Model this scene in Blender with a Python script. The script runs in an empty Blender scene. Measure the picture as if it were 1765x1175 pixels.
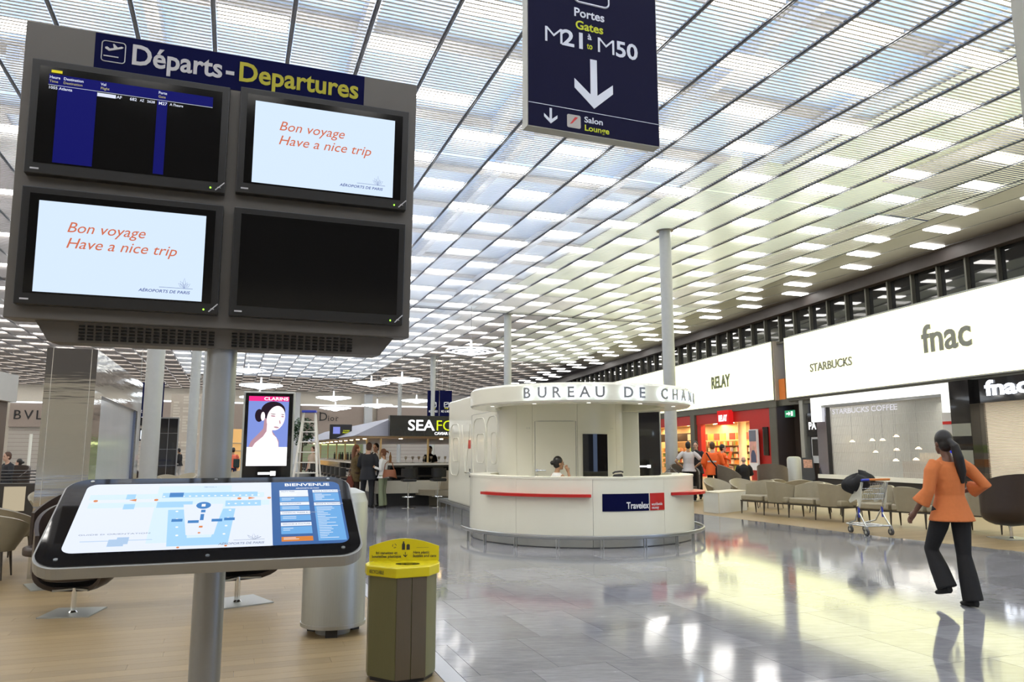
import bpy, bmesh, math, random
from mathutils import Vector, Matrix
random.seed(7)
R = math.radians; PI = math.pi
S = bpy.context.scene; C = S.collection
# ---------------------------------------------------------------- camera, world, exposure
cam = bpy.data.objects.new('camera', bpy.data.cameras.new('camera')); C.objects.link(cam)
cam.data.sensor_width = 36; cam.data.lens = 26.516; cam.data.clip_end = 500
cam.location = (0, 0, 1.55); cam.rotation_euler = (R(90) + math.atan(190.5/1300), 0, 0)
S.camera = cam
w = bpy.data.worlds.new('world'); S.world = w; w.use_nodes = True
w.node_tree.nodes['Background'].inputs[0].default_value = (0.47, 0.63, 1.0, 1)
w.node_tree.nodes['Background'].inputs[1].default_value = 2.0
S.view_settings.view_transform = 'Standard'; S.view_settings.look = 'None'
S.view_settings.gamma = 1; S.view_settings.use_curve_mapping = False
S.view_settings.exposure = 0.1
S.cycles.use_denoising = True
S.cycles.max_bounces = 8; S.cycles.transparent_max_bounces = 16
LAMP_E, SIGN_E = 12.0, 2.3
ZC = 9.15                                   # height of the louvred ceiling
AX = R(-20.165)                             # the hall's own axis, turned from the view
DA = Vector((math.sin(AX), math.cos(AX), 0)); DN = Vector((math.cos(AX), -math.sin(AX), 0))
def TA(t, a, z=0.0):                        # hall grid: t across, a along
    v = DN*t + DA*a; return Vector((v.x, v.y, z))
HALL = Matrix.Rotation(-AX, 4, 'Z')         # rotates local x to DN and local y to DA
WP = Vector((14.1, 38.6, 0)); WA = math.atan(0.218)   # the shop wall on the right
WD = Vector((math.sin(WA), -math.cos(WA), 0))         # along the wall towards the camera
WN = Vector((-math.cos(WA), -math.sin(WA), 0))        # out of the wall into the hall
WALL = Matrix(((WD.x, -WN.x, 0, WP.x), (WD.y, -WN.y, 0, WP.y), (0, 0, 1, 0), (0, 0, 0, 1)))
# local x = along the wall towards the camera, local y = INTO the wall, z = up
# ---------------------------------------------------------------- materials
MATS = {}
def mat(name, col, rough=0.5, metal=0.0, emit=0.0, var=0.06, scale=6.0, bump=0.0, alpha=1.0, trans=0.0, stretch=None, ecol=None, coat=0.0, spec=0.5, rnd=0.0, ior=1.45):
    if name in MATS: return MATS[name]
    m = bpy.data.materials.new(name); m.use_nodes = True; MATS[name] = m
    nt = m.node_tree; b = nt.nodes['Principled BSDF']
    b.inputs['Roughness'].default_value = rough; b.inputs['Metallic'].default_value = metal
    b.inputs['Alpha'].default_value = alpha; b.inputs['Transmission Weight'].default_value = trans
    b.inputs['Coat Weight'].default_value = coat; b.inputs['Specular IOR Level'].default_value = spec
    b.inputs['IOR'].default_value = ior
    tc = nt.nodes.new('ShaderNodeTexCoord'); mp = nt.nodes.new('ShaderNodeMapping'); no = nt.nodes.new('ShaderNodeTexNoise')
    mp.inputs['Scale'].default_value = stretch or (1, 1, 1)
    no.inputs['Scale'].default_value = scale; no.inputs['Detail'].default_value = 4
    nt.links.new(tc.outputs['Object'], mp.inputs[0]); nt.links.new(mp.outputs[0], no.inputs['Vector'])
    mx = nt.nodes.new('ShaderNodeMix'); mx.data_type = 'RGBA'
    lo = [max(0, c*(1-var)) for c in col[:3]]; hi = [min(1, c*(1+var)) for c in col[:3]]
    mx.inputs[6].default_value = (*lo, 1); mx.inputs[7].default_value = (*hi, 1)
    nt.links.new(no.outputs['Fac'], mx.inputs[0]); out = mx.outputs[2]
    if rnd:
        oi = nt.nodes.new('ShaderNodeObjectInfo'); mr = nt.nodes.new('ShaderNodeMapRange')
        mr.inputs[3].default_value = 1-rnd; mr.inputs[4].default_value = 1+rnd
        nt.links.new(oi.outputs['Random'], mr.inputs[0])
        hs = nt.nodes.new('ShaderNodeHueSaturation'); nt.links.new(out, hs.inputs['Color']); nt.links.new(mr.outputs[0], hs.inputs['Value']); out = hs.outputs[0]
    nt.links.new(out, b.inputs['Base Color'])
    if emit:
        b.inputs['Emission Strength'].default_value = emit
        b.inputs['Emission Color'].default_value = (*(ecol or col)[:3], 1)
    if bump:
        bp = nt.nodes.new('ShaderNodeBump'); bp.inputs['Strength'].default_value = bump; bp.inputs['Distance'].default_value = 0.01
        nt.links.new(no.outputs['Fac'], bp.inputs['Height']); nt.links.new(bp.outputs[0], b.inputs['Normal'])
    return m
def glow(name, col, e):                     # things that give off light
    if name in MATS: return MATS[name]
    m = mat(name, (0.0, 0.0, 0.0), 0.4, emit=e, ecol=col, spec=0.1); return m
# ---------------------------------------------------------------- mesh building
class B:
    def __init__(s, M=None): s.v = []; s.f = []; s.M = M or Matrix.Identity(4)
    def add(s, vs, fs, M=None):
        k = len(s.v); T = s.M @ M if M else s.M
        s.v += [tuple(T @ Vector(p)) for p in vs]; s.f += [tuple(i+k for i in f) for f in fs]; return s
    def box(s, x0, x1, y0, y1, z0, z1, M=None):
        return s.add([(x0,y0,z0),(x1,y0,z0),(x1,y1,z0),(x0,y1,z0),(x0,y0,z1),(x1,y0,z1),(x1,y1,z1),(x0,y1,z1)],
            [(0,3,2,1),(4,5,6,7),(0,1,5,4),(1,2,6,5),(2,3,7,6),(3,0,4,7)], M)
    def prism(s, pts, y0, y1, M=None):      # pts in x,z; extruded along y
        n = len(pts)
        a = sum(pts[i][0]*pts[(i+1)%n][1]-pts[(i+1)%n][0]*pts[i][1] for i in range(n))
        if a < 0: pts = pts[::-1]
        vs = [(p[0], y0, p[1]) for p in pts]+[(p[0], y1, p[1]) for p in pts]
        fs = [tuple(range(n)), tuple(range(2*n-1, n-1, -1))]+[(i, i+n, (i+1)%n+n, (i+1)%n) for i in range(n)]
        return s.add(vs, fs, M)
    def slab(s, pts, z0, z1, M=None):       # pts in x,y; extruded along z
        n = len(pts)
        a = sum(pts[i][0]*pts[(i+1)%n][1]-pts[(i+1)%n][0]*pts[i][1] for i in range(n))
        if a < 0: pts = pts[::-1]
        vs = [(p[0], p[1], z0) for p in pts]+[(p[0], p[1], z1) for p in pts]
        fs = [tuple(range(n-1, -1, -1)), tuple(range(n, 2*n))]+[(i, (i+1)%n, (i+1)%n+n, i+n) for i in range(n)]
        return s.add(vs, fs, M)
    def tube(s, path, r, n=12, M=None, cap=True, closed=False):   # r a number, or a list of numbers / (rx, ry)
        P = [Vector(p) for p in path]; m = len(P); rr = r if isinstance(r, list) else [r]*m
        vs = []; fs = []; up = None
        for i, p in enumerate(P):
            if closed: d = P[(i+1)%m]-P[i-1]
            else: d = P[min(i+1, m-1)]-P[max(i-1, 0)]
            if d.length < 1e-9: d = Vector((0,0,1))
            d.normalize()
            if up is None:
                up = Vector((0,1,0)) if abs(d.y) < 0.8 else Vector((0,0,1))
            u = up - d*up.dot(d)
            if u.length < 1e-4: u = Vector((1,0,0)) - d*d.x
            u.normalize(); up = u; q = u.cross(d)
            ra, rb = rr[i] if isinstance(rr[i], tuple) else (rr[i], rr[i])
            for k in range(n):
                t = 2*PI*k/n; vs.append(tuple(p + q*(math.cos(t)*ra) + u*(math.sin(t)*rb)))
        L = m if closed else m-1
        for i in range(L):
            for k in range(n):
                a = i*n+k; b = i*n+(k+1)%n; j = ((i+1)%m)*n
                fs.append((a, b, j+(k+1)%n, j+k))
        if cap and not closed:
            fs.append(tuple(range(n-1, -1, -1))); fs.append(tuple(range((m-1)*n, m*n)))
        return s.add(vs, fs, M)
    def cyl(s, x, y, z0, z1, r, r2=None, n=24, M=None):
        return s.tube([(x,y,z0),(x,y,z1)], [r, r if r2 is None else r2], n, M)
    def lathe(s, prof, n=32, M=None, a0=0, a1=2*PI):
        full = abs(a1-a0-2*PI) < 1e-6; k = n if full else n+1; m = len(prof); vs = []; fs = []
        for i in range(k):
            t = a0+(a1-a0)*i/n
            for (r, z) in prof: vs.append((r*math.cos(t), r*math.sin(t), z))
        for i in range(n):
            j = (i+1)%k
            for q in range(m-1): fs.append((i*m+q, j*m+q, j*m+q+1, i*m+q+1))
        return s.add(vs, fs, M)
    def arc(s, r0, r1, z0, z1, a0, a1, n=32, M=None):      # a solid piece of ring
        vs = []; fs = []
        for i in range(n+1):
            t = a0+(a1-a0)*i/n
            for (r, z) in ((r0,z0),(r1,z0),(r1,z1),(r0,z1)): vs.append((r*math.cos(t), r*math.sin(t), z))
        for i in range(n):
            for q in range(4): fs.append((i*4+q, i*4+(q+1)%4, (i+1)*4+(q+1)%4, (i+1)*4+q))
        fs.append((3,2,1,0)); fs.append((n*4, n*4+1, n*4+2, n*4+3))
        return s.add(vs, fs, M)
    def ball(s, c, r, M=None, n=12, m=8):
        rx, ry, rz = r if isinstance(r, tuple) else (r, r, r); vs = [(c[0],c[1],c[2]-rz)]; fs = []
        for i in range(1, m):
            p = PI*i/m-PI/2
            for k in range(n):
                t = 2*PI*k/n; vs.append((c[0]+rx*math.cos(p)*math.cos(t), c[1]+ry*math.cos(p)*math.sin(t), c[2]+rz*math.sin(p)))
        vs.append((c[0],c[1],c[2]+rz)); e = len(vs)-1
        for k in range(n):
            fs.append((0, 1+(k+1)%n, 1+k)); fs.append((e, e-n+k, e-n+(k+1)%n))
            for i in range(m-2):
                a = 1+i*n+k; b = 1+i*n+(k+1)%n; fs.append((a, b, b+n, a+n))
        return s.add(vs, fs, M)
    def grid(s, fn, nu, nv, thick=0.0, M=None):           # surface fn(u, v) -> point; thickened along the normal
        P = [[Vector(fn(i/nu, j/nv)) for j in range(nv+1)] for i in range(nu+1)]; vs = []; fs = []
        N = [[None]*(nv+1) for _ in range(nu+1)]
        for i in range(nu+1):
            for j in range(nv+1):
                du = P[min(i+1,nu)][j]-P[max(i-1,0)][j]; dv = P[i][min(j+1,nv)]-P[i][max(j-1,0)]
                q = du.cross(dv); N[i][j] = q.normalized() if q.length > 1e-9 else Vector((0,0,1))
        for o in ([0.0] if not thick else [thick/2, -thick/2]):
            for i in range(nu+1):
                for j in range(nv+1): vs.append(tuple(P[i][j]+N[i][j]*o))
        w_ = nv+1; T = (nu+1)*w_
        for i in range(nu):
            for j in range(nv):
                a = i*w_+j; f = (a, a+w_, a+w_+1, a+1); fs.append(f)
                if thick: fs.append(tuple(x+T for x in f[::-1]))
        if thick:
            ed = [(i*w_, (i+1)*w_) for i in range(nu)]+[(nu*w_+j, nu*w_+j+1) for j in range(nv)]+[((i+1)*w_+nv, i*w_+nv) for i in range(nu-1,-1,-1)]+[(j+1, j) for j in range(nv-1,-1,-1)]
            for a, b in ed: fs.append((b, a, a+T, b+T))
        return s.add(vs, fs, M)
    def mesh(s, name, m, smooth=False):
        me = bpy.data.meshes.new(name); me.from_pydata(s.v, [], s.f); me.materials.append(m)
        if smooth:
            me.polygons.foreach_set('use_smooth', [True]*len(me.polygons))
            if smooth != 'all': me.set_sharp_from_angle(angle=R(smooth if smooth is not True else 38))
        me.update(); return me
    def build(s, name, m, parent=None, smooth=False, loc=None):
        o = bpy.data.objects.new(name, s.mesh(name, m, smooth)); C.objects.link(o)
        if parent: o.parent = parent
        if loc: o.location = loc
        return o
def bevel(o, wd=0.01, seg=2):
    b = o.modifiers.new('bevel', 'BEVEL'); b.width = wd; b.segments = seg; b.limit_method = 'ANGLE'; return o
def tag(o, label=None, cat=None, group=None, kind=None):
    for k, v in (('label', label), ('category', cat), ('group', group), ('kind', kind)):
        if v: o[k] = v
    return o
def thing(name, label, cat, loc=(0,0,0), rz=0.0, group=None):
    o = bpy.data.objects.new(name, None); C.objects.link(o); o.location = loc; o.rotation_euler = (0,0,rz); o.empty_display_size = 0.1
    return tag(o, label, cat, group)
def struct(o): o['kind'] = 'structure'; return o
def copy_tree(o, parent=None, loc=None, rz=None, label=None, group=None):
    def cp(x, par):
        c_ = x.copy(); C.objects.link(c_); c_.parent = par
        for ch in KIDS.get(x.name, None) or [k for k in x.children]: cp(ch, c_)
        return c_
    r = cp(o, parent)
    if loc is not None: r.location = loc
    if rz is not None: r.rotation_euler = (0,0,rz)
    if label: r['label'] = label
    if group: r['group'] = group
    return r
KIDS = {}
def inst(o, loc, rz=0.0, parent=None, scale=None):       # one more object on the same mesh
    c_ = o.copy(); C.objects.link(c_); c_.location = loc; c_.rotation_euler = (0,0,rz); c_.parent = parent
    if scale: c_.scale = scale
    return c_
_txt = {}
def text(b, s, M, size=0.1, ext=0.002, align='CENTER', bold=0.0, shear=0.0, width=None, space=1.0):
    """lettering in the XZ plane of M (x to the right, z up, facing -y) added to builder b"""
    cu = bpy.data.curves.new('t', 'FONT'); cu.body = s; cu.size = size; cu.extrude = ext; cu.align_x = align
    cu.offset = bold*size; cu.shear = shear; cu.space_character = space; cu.resolution_u = 3
    o = bpy.data.objects.new('t', cu); C.objects.link(o)
    me = bpy.data.meshes.new_from_object(o.evaluated_get(bpy.context.evaluated_depsgraph_get()))
    vs = [tuple(v.co) for v in me.vertices]; fs = [tuple(p.vertices) for p in me.polygons]
    k = 1.0
    if width and vs:
        xs = [v[0] for v in vs]; k = width/(max(xs)-min(xs))
    b.add([(v[0]*k, -v[2], v[1]) for v in vs], fs, M)
    bpy.data.objects.remove(o); bpy.data.meshes.remove(me); bpy.data.curves.remove(cu)
    return b
T_ = Matrix.Translation
def RZ(a): return Matrix.Rotation(a, 4, 'Z')
def rrect(x0, x1, z0, z1, r, n=6):
    pts = []
    for cx_, cz_, a in ((x1-r, z0+r, -90), (x1-r, z1-r, 0), (x0+r, z1-r, 90), (x0+r, z0+r, 180)):
        for i in range(n+1):
            t = R(a+90*i/n); pts.append((cx_+r*math.cos(t), cz_+r*math.sin(t)))
    return pts
# ---------------------------------------------------------------- shared materials
steel = mat('brushed_steel', (0.42,0.43,0.42), 0.32, 0.9, scale=3, stretch=(60,60,1), var=0.1)
steel_dull = mat('satin_steel', (0.40,0.41,0.38), 0.42, 0.7, scale=4, stretch=(40,40,1), var=0.08)
chrome = mat('polished_chrome', (0.75,0.76,0.76), 0.12, 1.0)
alu = mat('grey_aluminium', (0.30,0.31,0.31), 0.4, 0.6)
colgrey = mat('column_paint', (0.42,0.44,0.44), 0.38, 0.1)
dark = mat('black_metal', (0.02,0.02,0.022), 0.35)
gloss_black = mat('gloss_black', (0.008,0.008,0.009), 0.06, coat=0.5)
white = mat('white_lacquer', (0.80,0.80,0.72), 0.28, scale=2, var=0.02)
warmwhite = mat('warm_white_wall', (0.62,0.58,0.50), 0.6)
taupe = mat('taupe_fascia', (0.36,0.30,0.26), 0.6)
red = mat('red_gloss', (0.52,0.02,0.015), 0.3)
navy = mat('navy_blue', (0.003,0.0045,0.042), 0.65, spec=0.08)
# ================================================================ SETTING
# ---- stone floor, laid as tiles on the hall grid
def wall_t(a):                              # t of the right shop wall at a given a
    # point on wall: WP + WD*s ; solve a
    s_ = (a - WP.dot(DA))/WD.dot(DA); p = WP + WD*s_; return p.dot(DN)
RB = [(11.9,-12),(11.75,4),(11.68,8.63),(11.49,9.9),(11.27,11.44),(11.2,13.67),(11.07,16.67),(10.8,20),(10.9,26),(12.0,34),(14,42)]
def rb(a):
    for (t0,a0),(t1,a1) in zip(RB, RB[1:]):
        if a0 <= a <= a1: return t0+(t1-t0)*(a-a0)/(a1-a0)
    return RB[-1][0] if a > RB[-1][1] else RB[0][0]
T0 = 1.58
stone = mat('polished_stone', (0.285,0.285,0.30), 0.13, scale=2.2, var=0.22, rnd=0.16, spec=0.45)
def marble(m):
    nt = m.node_tree; b = nt.nodes['Principled BSDF']; geo = nt.nodes.new('ShaderNodeNewGeometry')
    mp = nt.nodes.new('ShaderNodeMapping'); mp.inputs['Rotation'].default_value = (0,0,R(-20)); mp.inputs['Scale'].default_value = (1.0,4.5,1)
    nt.links.new(geo.outputs['Position'], mp.inputs[0])
    n1 = nt.nodes.new('ShaderNodeTexNoise'); n1.inputs['Scale'].default_value = 4.5; n1.inputs['Detail'].default_value = 8; n1.inputs['Roughness'].default_value = 0.72
    nt.links.new(mp.outputs[0], n1.inputs['Vector'])
    n3 = nt.nodes.new('ShaderNodeTexNoise'); n3.inputs['Scale'].default_value = 0.9; n3.inputs['Detail'].default_value = 5
    nt.links.new(geo.outputs['Position'], n3.inputs['Vector'])
    r1 = nt.nodes.new('ShaderNodeValToRGB'); r1.color_ramp.elements[0].position = 0.66; r1.color_ramp.elements[1].position = 0.73
    r1.color_ramp.elements[0].color = (0,0,0,1); r1.color_ramp.elements[1].color = (1,1,1,1)
    nt.links.new(n1.outputs['Fac'], r1.inputs[0])
    src = b.inputs['Base Color'].links[0].from_socket
    dk = nt.nodes.new('ShaderNodeMix'); dk.data_type = 'RGBA'; dk.blend_type = 'MULTIPLY'; dk.inputs[0].default_value = 0.6
    r3 = nt.nodes.new('ShaderNodeValToRGB'); r3.color_ramp.elements[0].position = 0.3; r3.color_ramp.elements[1].position = 0.7; r3.color_ramp.elements[0].color = (0.42,0.43,0.46,1)
    nt.links.new(n1.outputs['Fac'], r3.inputs[0]); nt.links.new(src, dk.inputs[6]); nt.links.new(r3.outputs[0], dk.inputs[7])
    mx = nt.nodes.new('ShaderNodeMix'); mx.data_type = 'RGBA'; mx.inputs[7].default_value = (0.62,0.62,0.62,1)
    nt.links.new(r1.outputs[0], mx.inputs[0]); nt.links.new(dk.outputs[2], mx.inputs[6]); nt.links.new(mx.outputs[2], b.inputs['Base Color'])
    rr = nt.nodes.new('ShaderNodeMapRange'); rr.inputs[3].default_value = 0.03; rr.inputs[4].default_value = 0.13
    nt.links.new(n3.outputs['Fac'], rr.inputs[0]); nt.links.new(rr.outputs[0], b.inputs['Roughness'])
marble(stone)
grout = mat('dark_joint', (0.2,0.2,0.205), 0.7)
floor = struct(B().slab([(-60,-14),(40,-14),(40,130),(-60,130)], -0.12, -0.006).build('floor', grout))
tiles = []
TW, TL = 0.6, 0.9
k = 0
for row in range(-3, 44):
    a0 = row*TL - 0.1; off = (row*0.37 % 1)*TW
    t = T0
    while t < 17:
        t1 = T0+off if t == T0 and off > 0.12 else t+TW
        am = a0+TL/2; lim = rb(am)
        if t >= lim: break
        t1c = min(t1, lim) if am > -2 else t1
        if t1c - t > 0.03: tiles.append((t, t1c, a0, a0+TL))
        t = t1
def vis(t, a):
    p = TA(t, a); return p.y > 3.2 and abs(p.x) < p.y*0.74+0.5
def kern(q): p = TA((q[0]+q[1])/2, (q[2]+q[3])/2); return p.length if vis((q[0]+q[1])/2, (q[2]+q[3])/2) else 1e3+p.length
tiles.sort(key=kern)
bt = B(HALL)
_sh = {}
g = 0.0015
for i, (t0, t1, a0, a1) in enumerate(tiles):
    if i < 300:
        key = (round(t1-t0, 2), round(a1-a0, 2))
        dz = random.uniform(-0.0004, 0.0004)
        if key not in _sh: _sh[key] = B().box(g, t1-t0-g, g, a1-a0-g, -0.006, 0).mesh('floor_tile', stone)
        o = bpy.data.objects.new('floor_tile', _sh[key]); C.objects.link(o); o.parent = floor
        o.location = TA(t0, a0, dz); o.rotation_euler = (0,0,-AX)
    else: bt.box(t0+g, t1-g, a0+g, a1-g, -0.006, 0)
for q in ((-34, T0, 22.0, 100), (T0, 34, 42, 100)):      # the far floor, same stone
    ta = q[0]
    while ta < q[1]:
        bt.box(ta+g, min(ta+3.0, q[1])-g, q[2]+g, q[3]-g, -0.006, 0); ta += 3.0
for r_ in range(34, 42): pass
x = bt.build('floor_tile_field', stone, floor); x['kind'] = 'stuff'
# ---- oak planks, left and right of the stone run
oak = mat('pale_oak', (0.265,0.19,0.095), 0.42, scale=5, stretch=(0.6,9,1), var=0.16, rnd=0.12, bump=0.05)
kerb = mat('pale_stone_kerb', (0.36,0.37,0.40), 0.2, var=0.05)
struct(B(HALL).box(T0-0.14, T0-0.003, -12, 22, -0.006, 0.0).build('trim_1', kerb))
planks = []
PW = 0.15
for row in range(-40, 150):
    a0 = row*PW
    if a0 > 22: break
    t = T0-0.145; st = random.uniform(0.3, 2.2)
    while t > -21: planks.append((t-st, t, a0, a0+PW)); t -= st; st = 2.2
for row in range(-20, 300):
    a0 = row*PW; t = rb(a0); t_end = wall_t(a0)-0.02
    st = random.uniform(0.5, 2.4)
    while t < t_end:
        planks.append((t, min(t+st, t_end), a0, a0+PW)); t += st; st = 2.4
planks.sort(key=lambda q: kern(q))
bp_ = B(HALL); _sh = {}
for i, (t0, t1, a0, a1) in enumerate(planks):
    if i < 300:
        L = t1-t0
        if abs(L-2.2) < 1e-6 or abs(L-2.4) < 1e-6:
            key = round(L, 2)
            if key not in _sh: _sh[key] = B().box(0.001, L-0.001, 0.001, PW-0.001, -0.006, 0).mesh('floor_plank', oak)
            me = _sh[key]
        else: me = B().box(0.001, L-0.001, 0.001, PW-0.001, -0.006, 0).mesh('floor_plank', oak)
        o = bpy.data.objects.new('floor_plank', me); C.objects.link(o); o.parent = floor
        o.location = TA(t0, a0, 0); o.rotation_euler = (0,0,-AX)
    else: bp_.box(t0+.001, t1-.001, a0+.001, a1-.001, -0.006, 0)
x = bp_.build('floor_plank_field', oak, floor); x['kind'] = 'stuff'
# ---- ceiling: deck with skylight openings, ribs, louvre slats, lamps
deckm = mat('roof_deck', (0.36,0.36,0.38), 0.8, var=0.1, scale=1.5)
ribm = mat('ceiling_rib_metal', (0.24,0.25,0.27), 0.35, 0.6, var=0.35, scale=14)
slatm = mat('white_louvre', (0.82,0.82,0.80), 0.45, scale=0.8, var=0.10)
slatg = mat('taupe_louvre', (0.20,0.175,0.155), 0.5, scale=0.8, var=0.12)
glassm = mat('skylight_glass', (0.75,0.85,0.95), 0.35, trans=0.85, var=0.1, scale=0.7)
darkp = mat('dark_soffit', (0.07,0.06,0.058), 0.5, var=0.15, scale=3)
MOD = [(-13.2,-2.8),(-2.8,18.0),(18.0,38.8),(38.8,59.6),(59.6,80.4),(80.4,100.0)]
RS = 1.33
SKY = [(-10,20),(-7,15.5),(-6,13.6),(-5,13.6),(-5,13),None]
GREEN = [None,(15.5,19.5),(13.6,22.5),(19.0,27.0),None,None]  # added panes nearer the shops, sign glow put into their tint  # t range of skylight per module
TLx = -33.0
dk = B(HALL); DZ = ZC+1.1
for (a0, a1), sk in zip(MOD, SKY):
    tr = max(wall_t(a0), wall_t(a1))+0.5
    if sk is None: dk.box(TLx, tr, a0, a1, DZ, DZ+0.2); continue
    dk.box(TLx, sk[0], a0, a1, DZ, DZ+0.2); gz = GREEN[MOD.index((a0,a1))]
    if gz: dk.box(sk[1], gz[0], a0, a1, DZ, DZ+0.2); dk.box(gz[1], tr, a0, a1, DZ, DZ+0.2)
    else: dk.box(sk[1], tr, a0, a1, DZ, DZ+0.2)
    n_ = 6; L = (a1-a0)/n_
    for i in range(n_): dk.box(sk[0], sk[1], a0+i*L, a0+i*L+0.5, DZ, DZ+0.2)
ceil = struct(dk.build('ceiling', deckm))
# roof beams above the louvres, seen dimly through them
bm_ = B(HALL)
for (a0, a1), sk in zip(MOD, SKY):
    if sk is None: continue
    tt = sk[0]+1.0
    while tt < sk[1]: bm_.box(tt, tt+0.25, a0, a1, DZ-0.35, DZ-0.02); tt += 4.0
bm_.build('roof_beam', mat('roof_beam_paint', (0.45,0.5,0.6), 0.6), ceil)['kind'] = 'stuff'
for (a0, a1), sk in zip(MOD, SKY):
    if sk is None: continue
    n_ = 6; L = (a1-a0)/n_
    for i in range(n_):
        B(HALL).box(sk[0], sk[1], a0+i*L+0.52, a0+(i+1)*L-0.02, DZ+0.05, DZ+0.07).build('skylight_pane', glassm, ceil)
struct(B(HALL).box(TLx-0.3, TLx, -13.2, 100, 0, ZC+1.3).build('wall_left', warmwhite))
tint = mat('sign_glow_pane', (0.82,0.85,0.60), 0.4, trans=0.8, var=0.1, scale=0.7)  # yellow-green glow of the shop signs, carried by the glass colour
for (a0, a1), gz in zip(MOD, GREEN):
    if gz: B(HALL).box(gz[0], gz[1], a0+0.02, a1-0.02, DZ+0.05, DZ+0.07).build('sign_glow_pane', tint, ceil)
# ribs
k0 = int(math.floor((TLx+0.69)/RS))+1
def wall_a(t):                              # rib at t starts where it leaves the right wall
    lo, hi = -60.0, 160.0
    if t < wall_t(-13.2): return -13.2
    for _ in range(40):
        mid = (lo+hi)/2
        if wall_t(mid) < t: lo = mid
        else: hi = mid
    return hi
nr = 0
slat_me = {}
PITCH = 0.115
def slats(n_, grey=False):
    key = (n_, grey)
    if key not in slat_me:
        b_ = B()
        for i in range(n_): b_.box(0.05, RS-0.05, i*PITCH, i*PITCH+0.042, 0, 0.008)
        slat_me[key] = b_.mesh('louvre', slatg if grey else slatm)
    return slat_me[key]
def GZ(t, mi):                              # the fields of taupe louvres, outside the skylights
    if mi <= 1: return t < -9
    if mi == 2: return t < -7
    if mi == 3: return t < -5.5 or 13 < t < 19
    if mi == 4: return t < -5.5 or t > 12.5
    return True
rib_me = {}
for kk in range(k0, 32):
    t = -0.69+RS*kk
    aw = wall_a(t)
    for mi, (a0, a1) in enumerate(MOD):
        s0 = max(a0, aw)
        if s0 > a1-0.5: continue
        L = round(a1-s0, 2)
        if L not in rib_me:
            rib_me[L] = B().box(-0.012, 0.012, 0, L, -0.03, 0.06).box(-0.04, 0.04, 0, L, 0.0, 0.012).mesh('ceiling_rib', ribm)
        o = bpy.data.objects.new('ceiling_rib', rib_me[L]); C.objects.link(o); o.parent = ceil
        o.location = TA(t, s0, ZC); o.rotation_euler = (0,0,-AX)
        aw2 = max(s0, wall_a(t+RS)) if t+RS > wall_t(a0) else s0
        ns = int((a1-aw2-0.02)/PITCH)
        if ns > 2 and mi > 0:
            o = bpy.data.objects.new('louvre', slats(ns, GZ(t, mi))); C.objects.link(o); o.parent = ceil
            o.location = TA(t, a1-ns*PITCH, ZC); o.rotation_euler = (0,0,-AX)
# cross joints between the ceiling fields
for a_ in (38.8, 59.6, 80.4):
    B(HALL).box(TLx, wall_t(a_), a_-0.03, a_+0.03, ZC-0.03, ZC+0.1).build('ceiling_joint', ribm, ceil)
# dark soffit along the right wall and the fascia above the glazing
NS = [(-60, 3.1), (28, 3.1), (28, 0.0), (-60, 0.0)]
B(WALL).slab([(-62,-3.3),(34,-3.3),(34,0.2),(-62,0.2)], ZC-0.016, ZC-0.006).build('soffit_strip', darkp, ceil)
B(WALL).box(-62, 34, -0.15, 0.25, ZC-0.5, ZC+0.02).build('fascia', darkp, ceil)
# dark soffit along the left wall too
B(HALL).slab([(-33,-10),(-29.2,-10),(-29.2,100),(-33,100)], ZC-0.016, ZC-0.006).build('soffit_strip', darkp, ceil)
# lamps: one per bay every 3.467 m, staggered
lampm = glow('ceiling_lamp', (1.0,0.97,0.92), LAMP_E)
housing = mat('lamp_housing', (0.6,0.6,0.6), 0.5)
lamp_me = B().box(-0.59, 0.59, -0.24, 0.24, 0, 0.04).mesh('ceiling_light', lampm)
LP = []
for kk in range(k0, 31):
    tc = -0.69+RS*(kk+0.5)
    if tc > 33: continue
    for j in range(-13, 40):
        a_ = 37.6 - 3.467*j - (0 if kk % 2 == 0 else 1.733)
        if a_ < -12.5 or a_ > 99: continue
        if min(abs(a_-m_) for m_ in (-2.8,18.0,38.8,59.6,80.4)) < 0.32: a_ -= 0.35
        LP.append((tc, a_))
    for j in range(1, 19):
        a_ = 37.6 + 3.467*j - (0 if kk % 2 == 0 else 1.733)
        if a_ > 99: continue
        if min(abs(a_-m_) for m_ in (-2.8,18.0,38.8,59.6,80.4)) < 0.32: a_ -= 0.35
        LP.append((tc, a_))
LP = sorted(set(LP), key=lambda q: (0 if (TA(*q).y > 6 and abs(TA(*q).x) < TA(*q).y*0.8) else 1, TA(*q).y))
LP = [q for q in LP if q[0] < wall_t(q[1])-0.95]
rest = B(HALL); nl = 0
for tc, a_ in LP:
    p = TA(tc, a_); dw = (p-WP).dot(WN)
    z = ZC+0.03
    if dw < 3.9 or tc < -28.6: z = ZC-0.055
    if nl < 300 and p.y > 6 and abs(p.x) < p.y*0.8:
        o = bpy.data.objects.new('ceiling_light', lamp_me); C.objects.link(o); o.location = (p.x, p.y, z); o.rotation_euler = (0,0,-AX)
        q_ = (('rectangular ceiling lamp in the dark soffit strip along the glazed right wall', 'lamps in the dark soffit strip') if dw < 3.9 else
              ('rectangular ceiling lamp beyond the first cross joint, in the far ceiling fields', 'lamps of the far ceiling fields') if a_ > 38.8 else
              ('rectangular ceiling lamp in the greenish field between blue skylights and dark strip', 'lamps in the greenish ceiling field') if tc > 13.6 else
              ('rectangular ceiling lamp among the blue lit louvres of the near field', 'lamps in the blue ceiling field'))
        tag(o, q_[0], 'ceiling light', q_[1]); nl += 1
    else: rest.box(tc-0.59, tc+0.59, a_-0.24, a_+0.24, z, z+0.04)
x = rest.build('ceiling_light_field', lampm); tag(x, 'small far rows of ceiling lamps above the back of the hall', 'ceiling light', kind='stuff')
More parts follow.
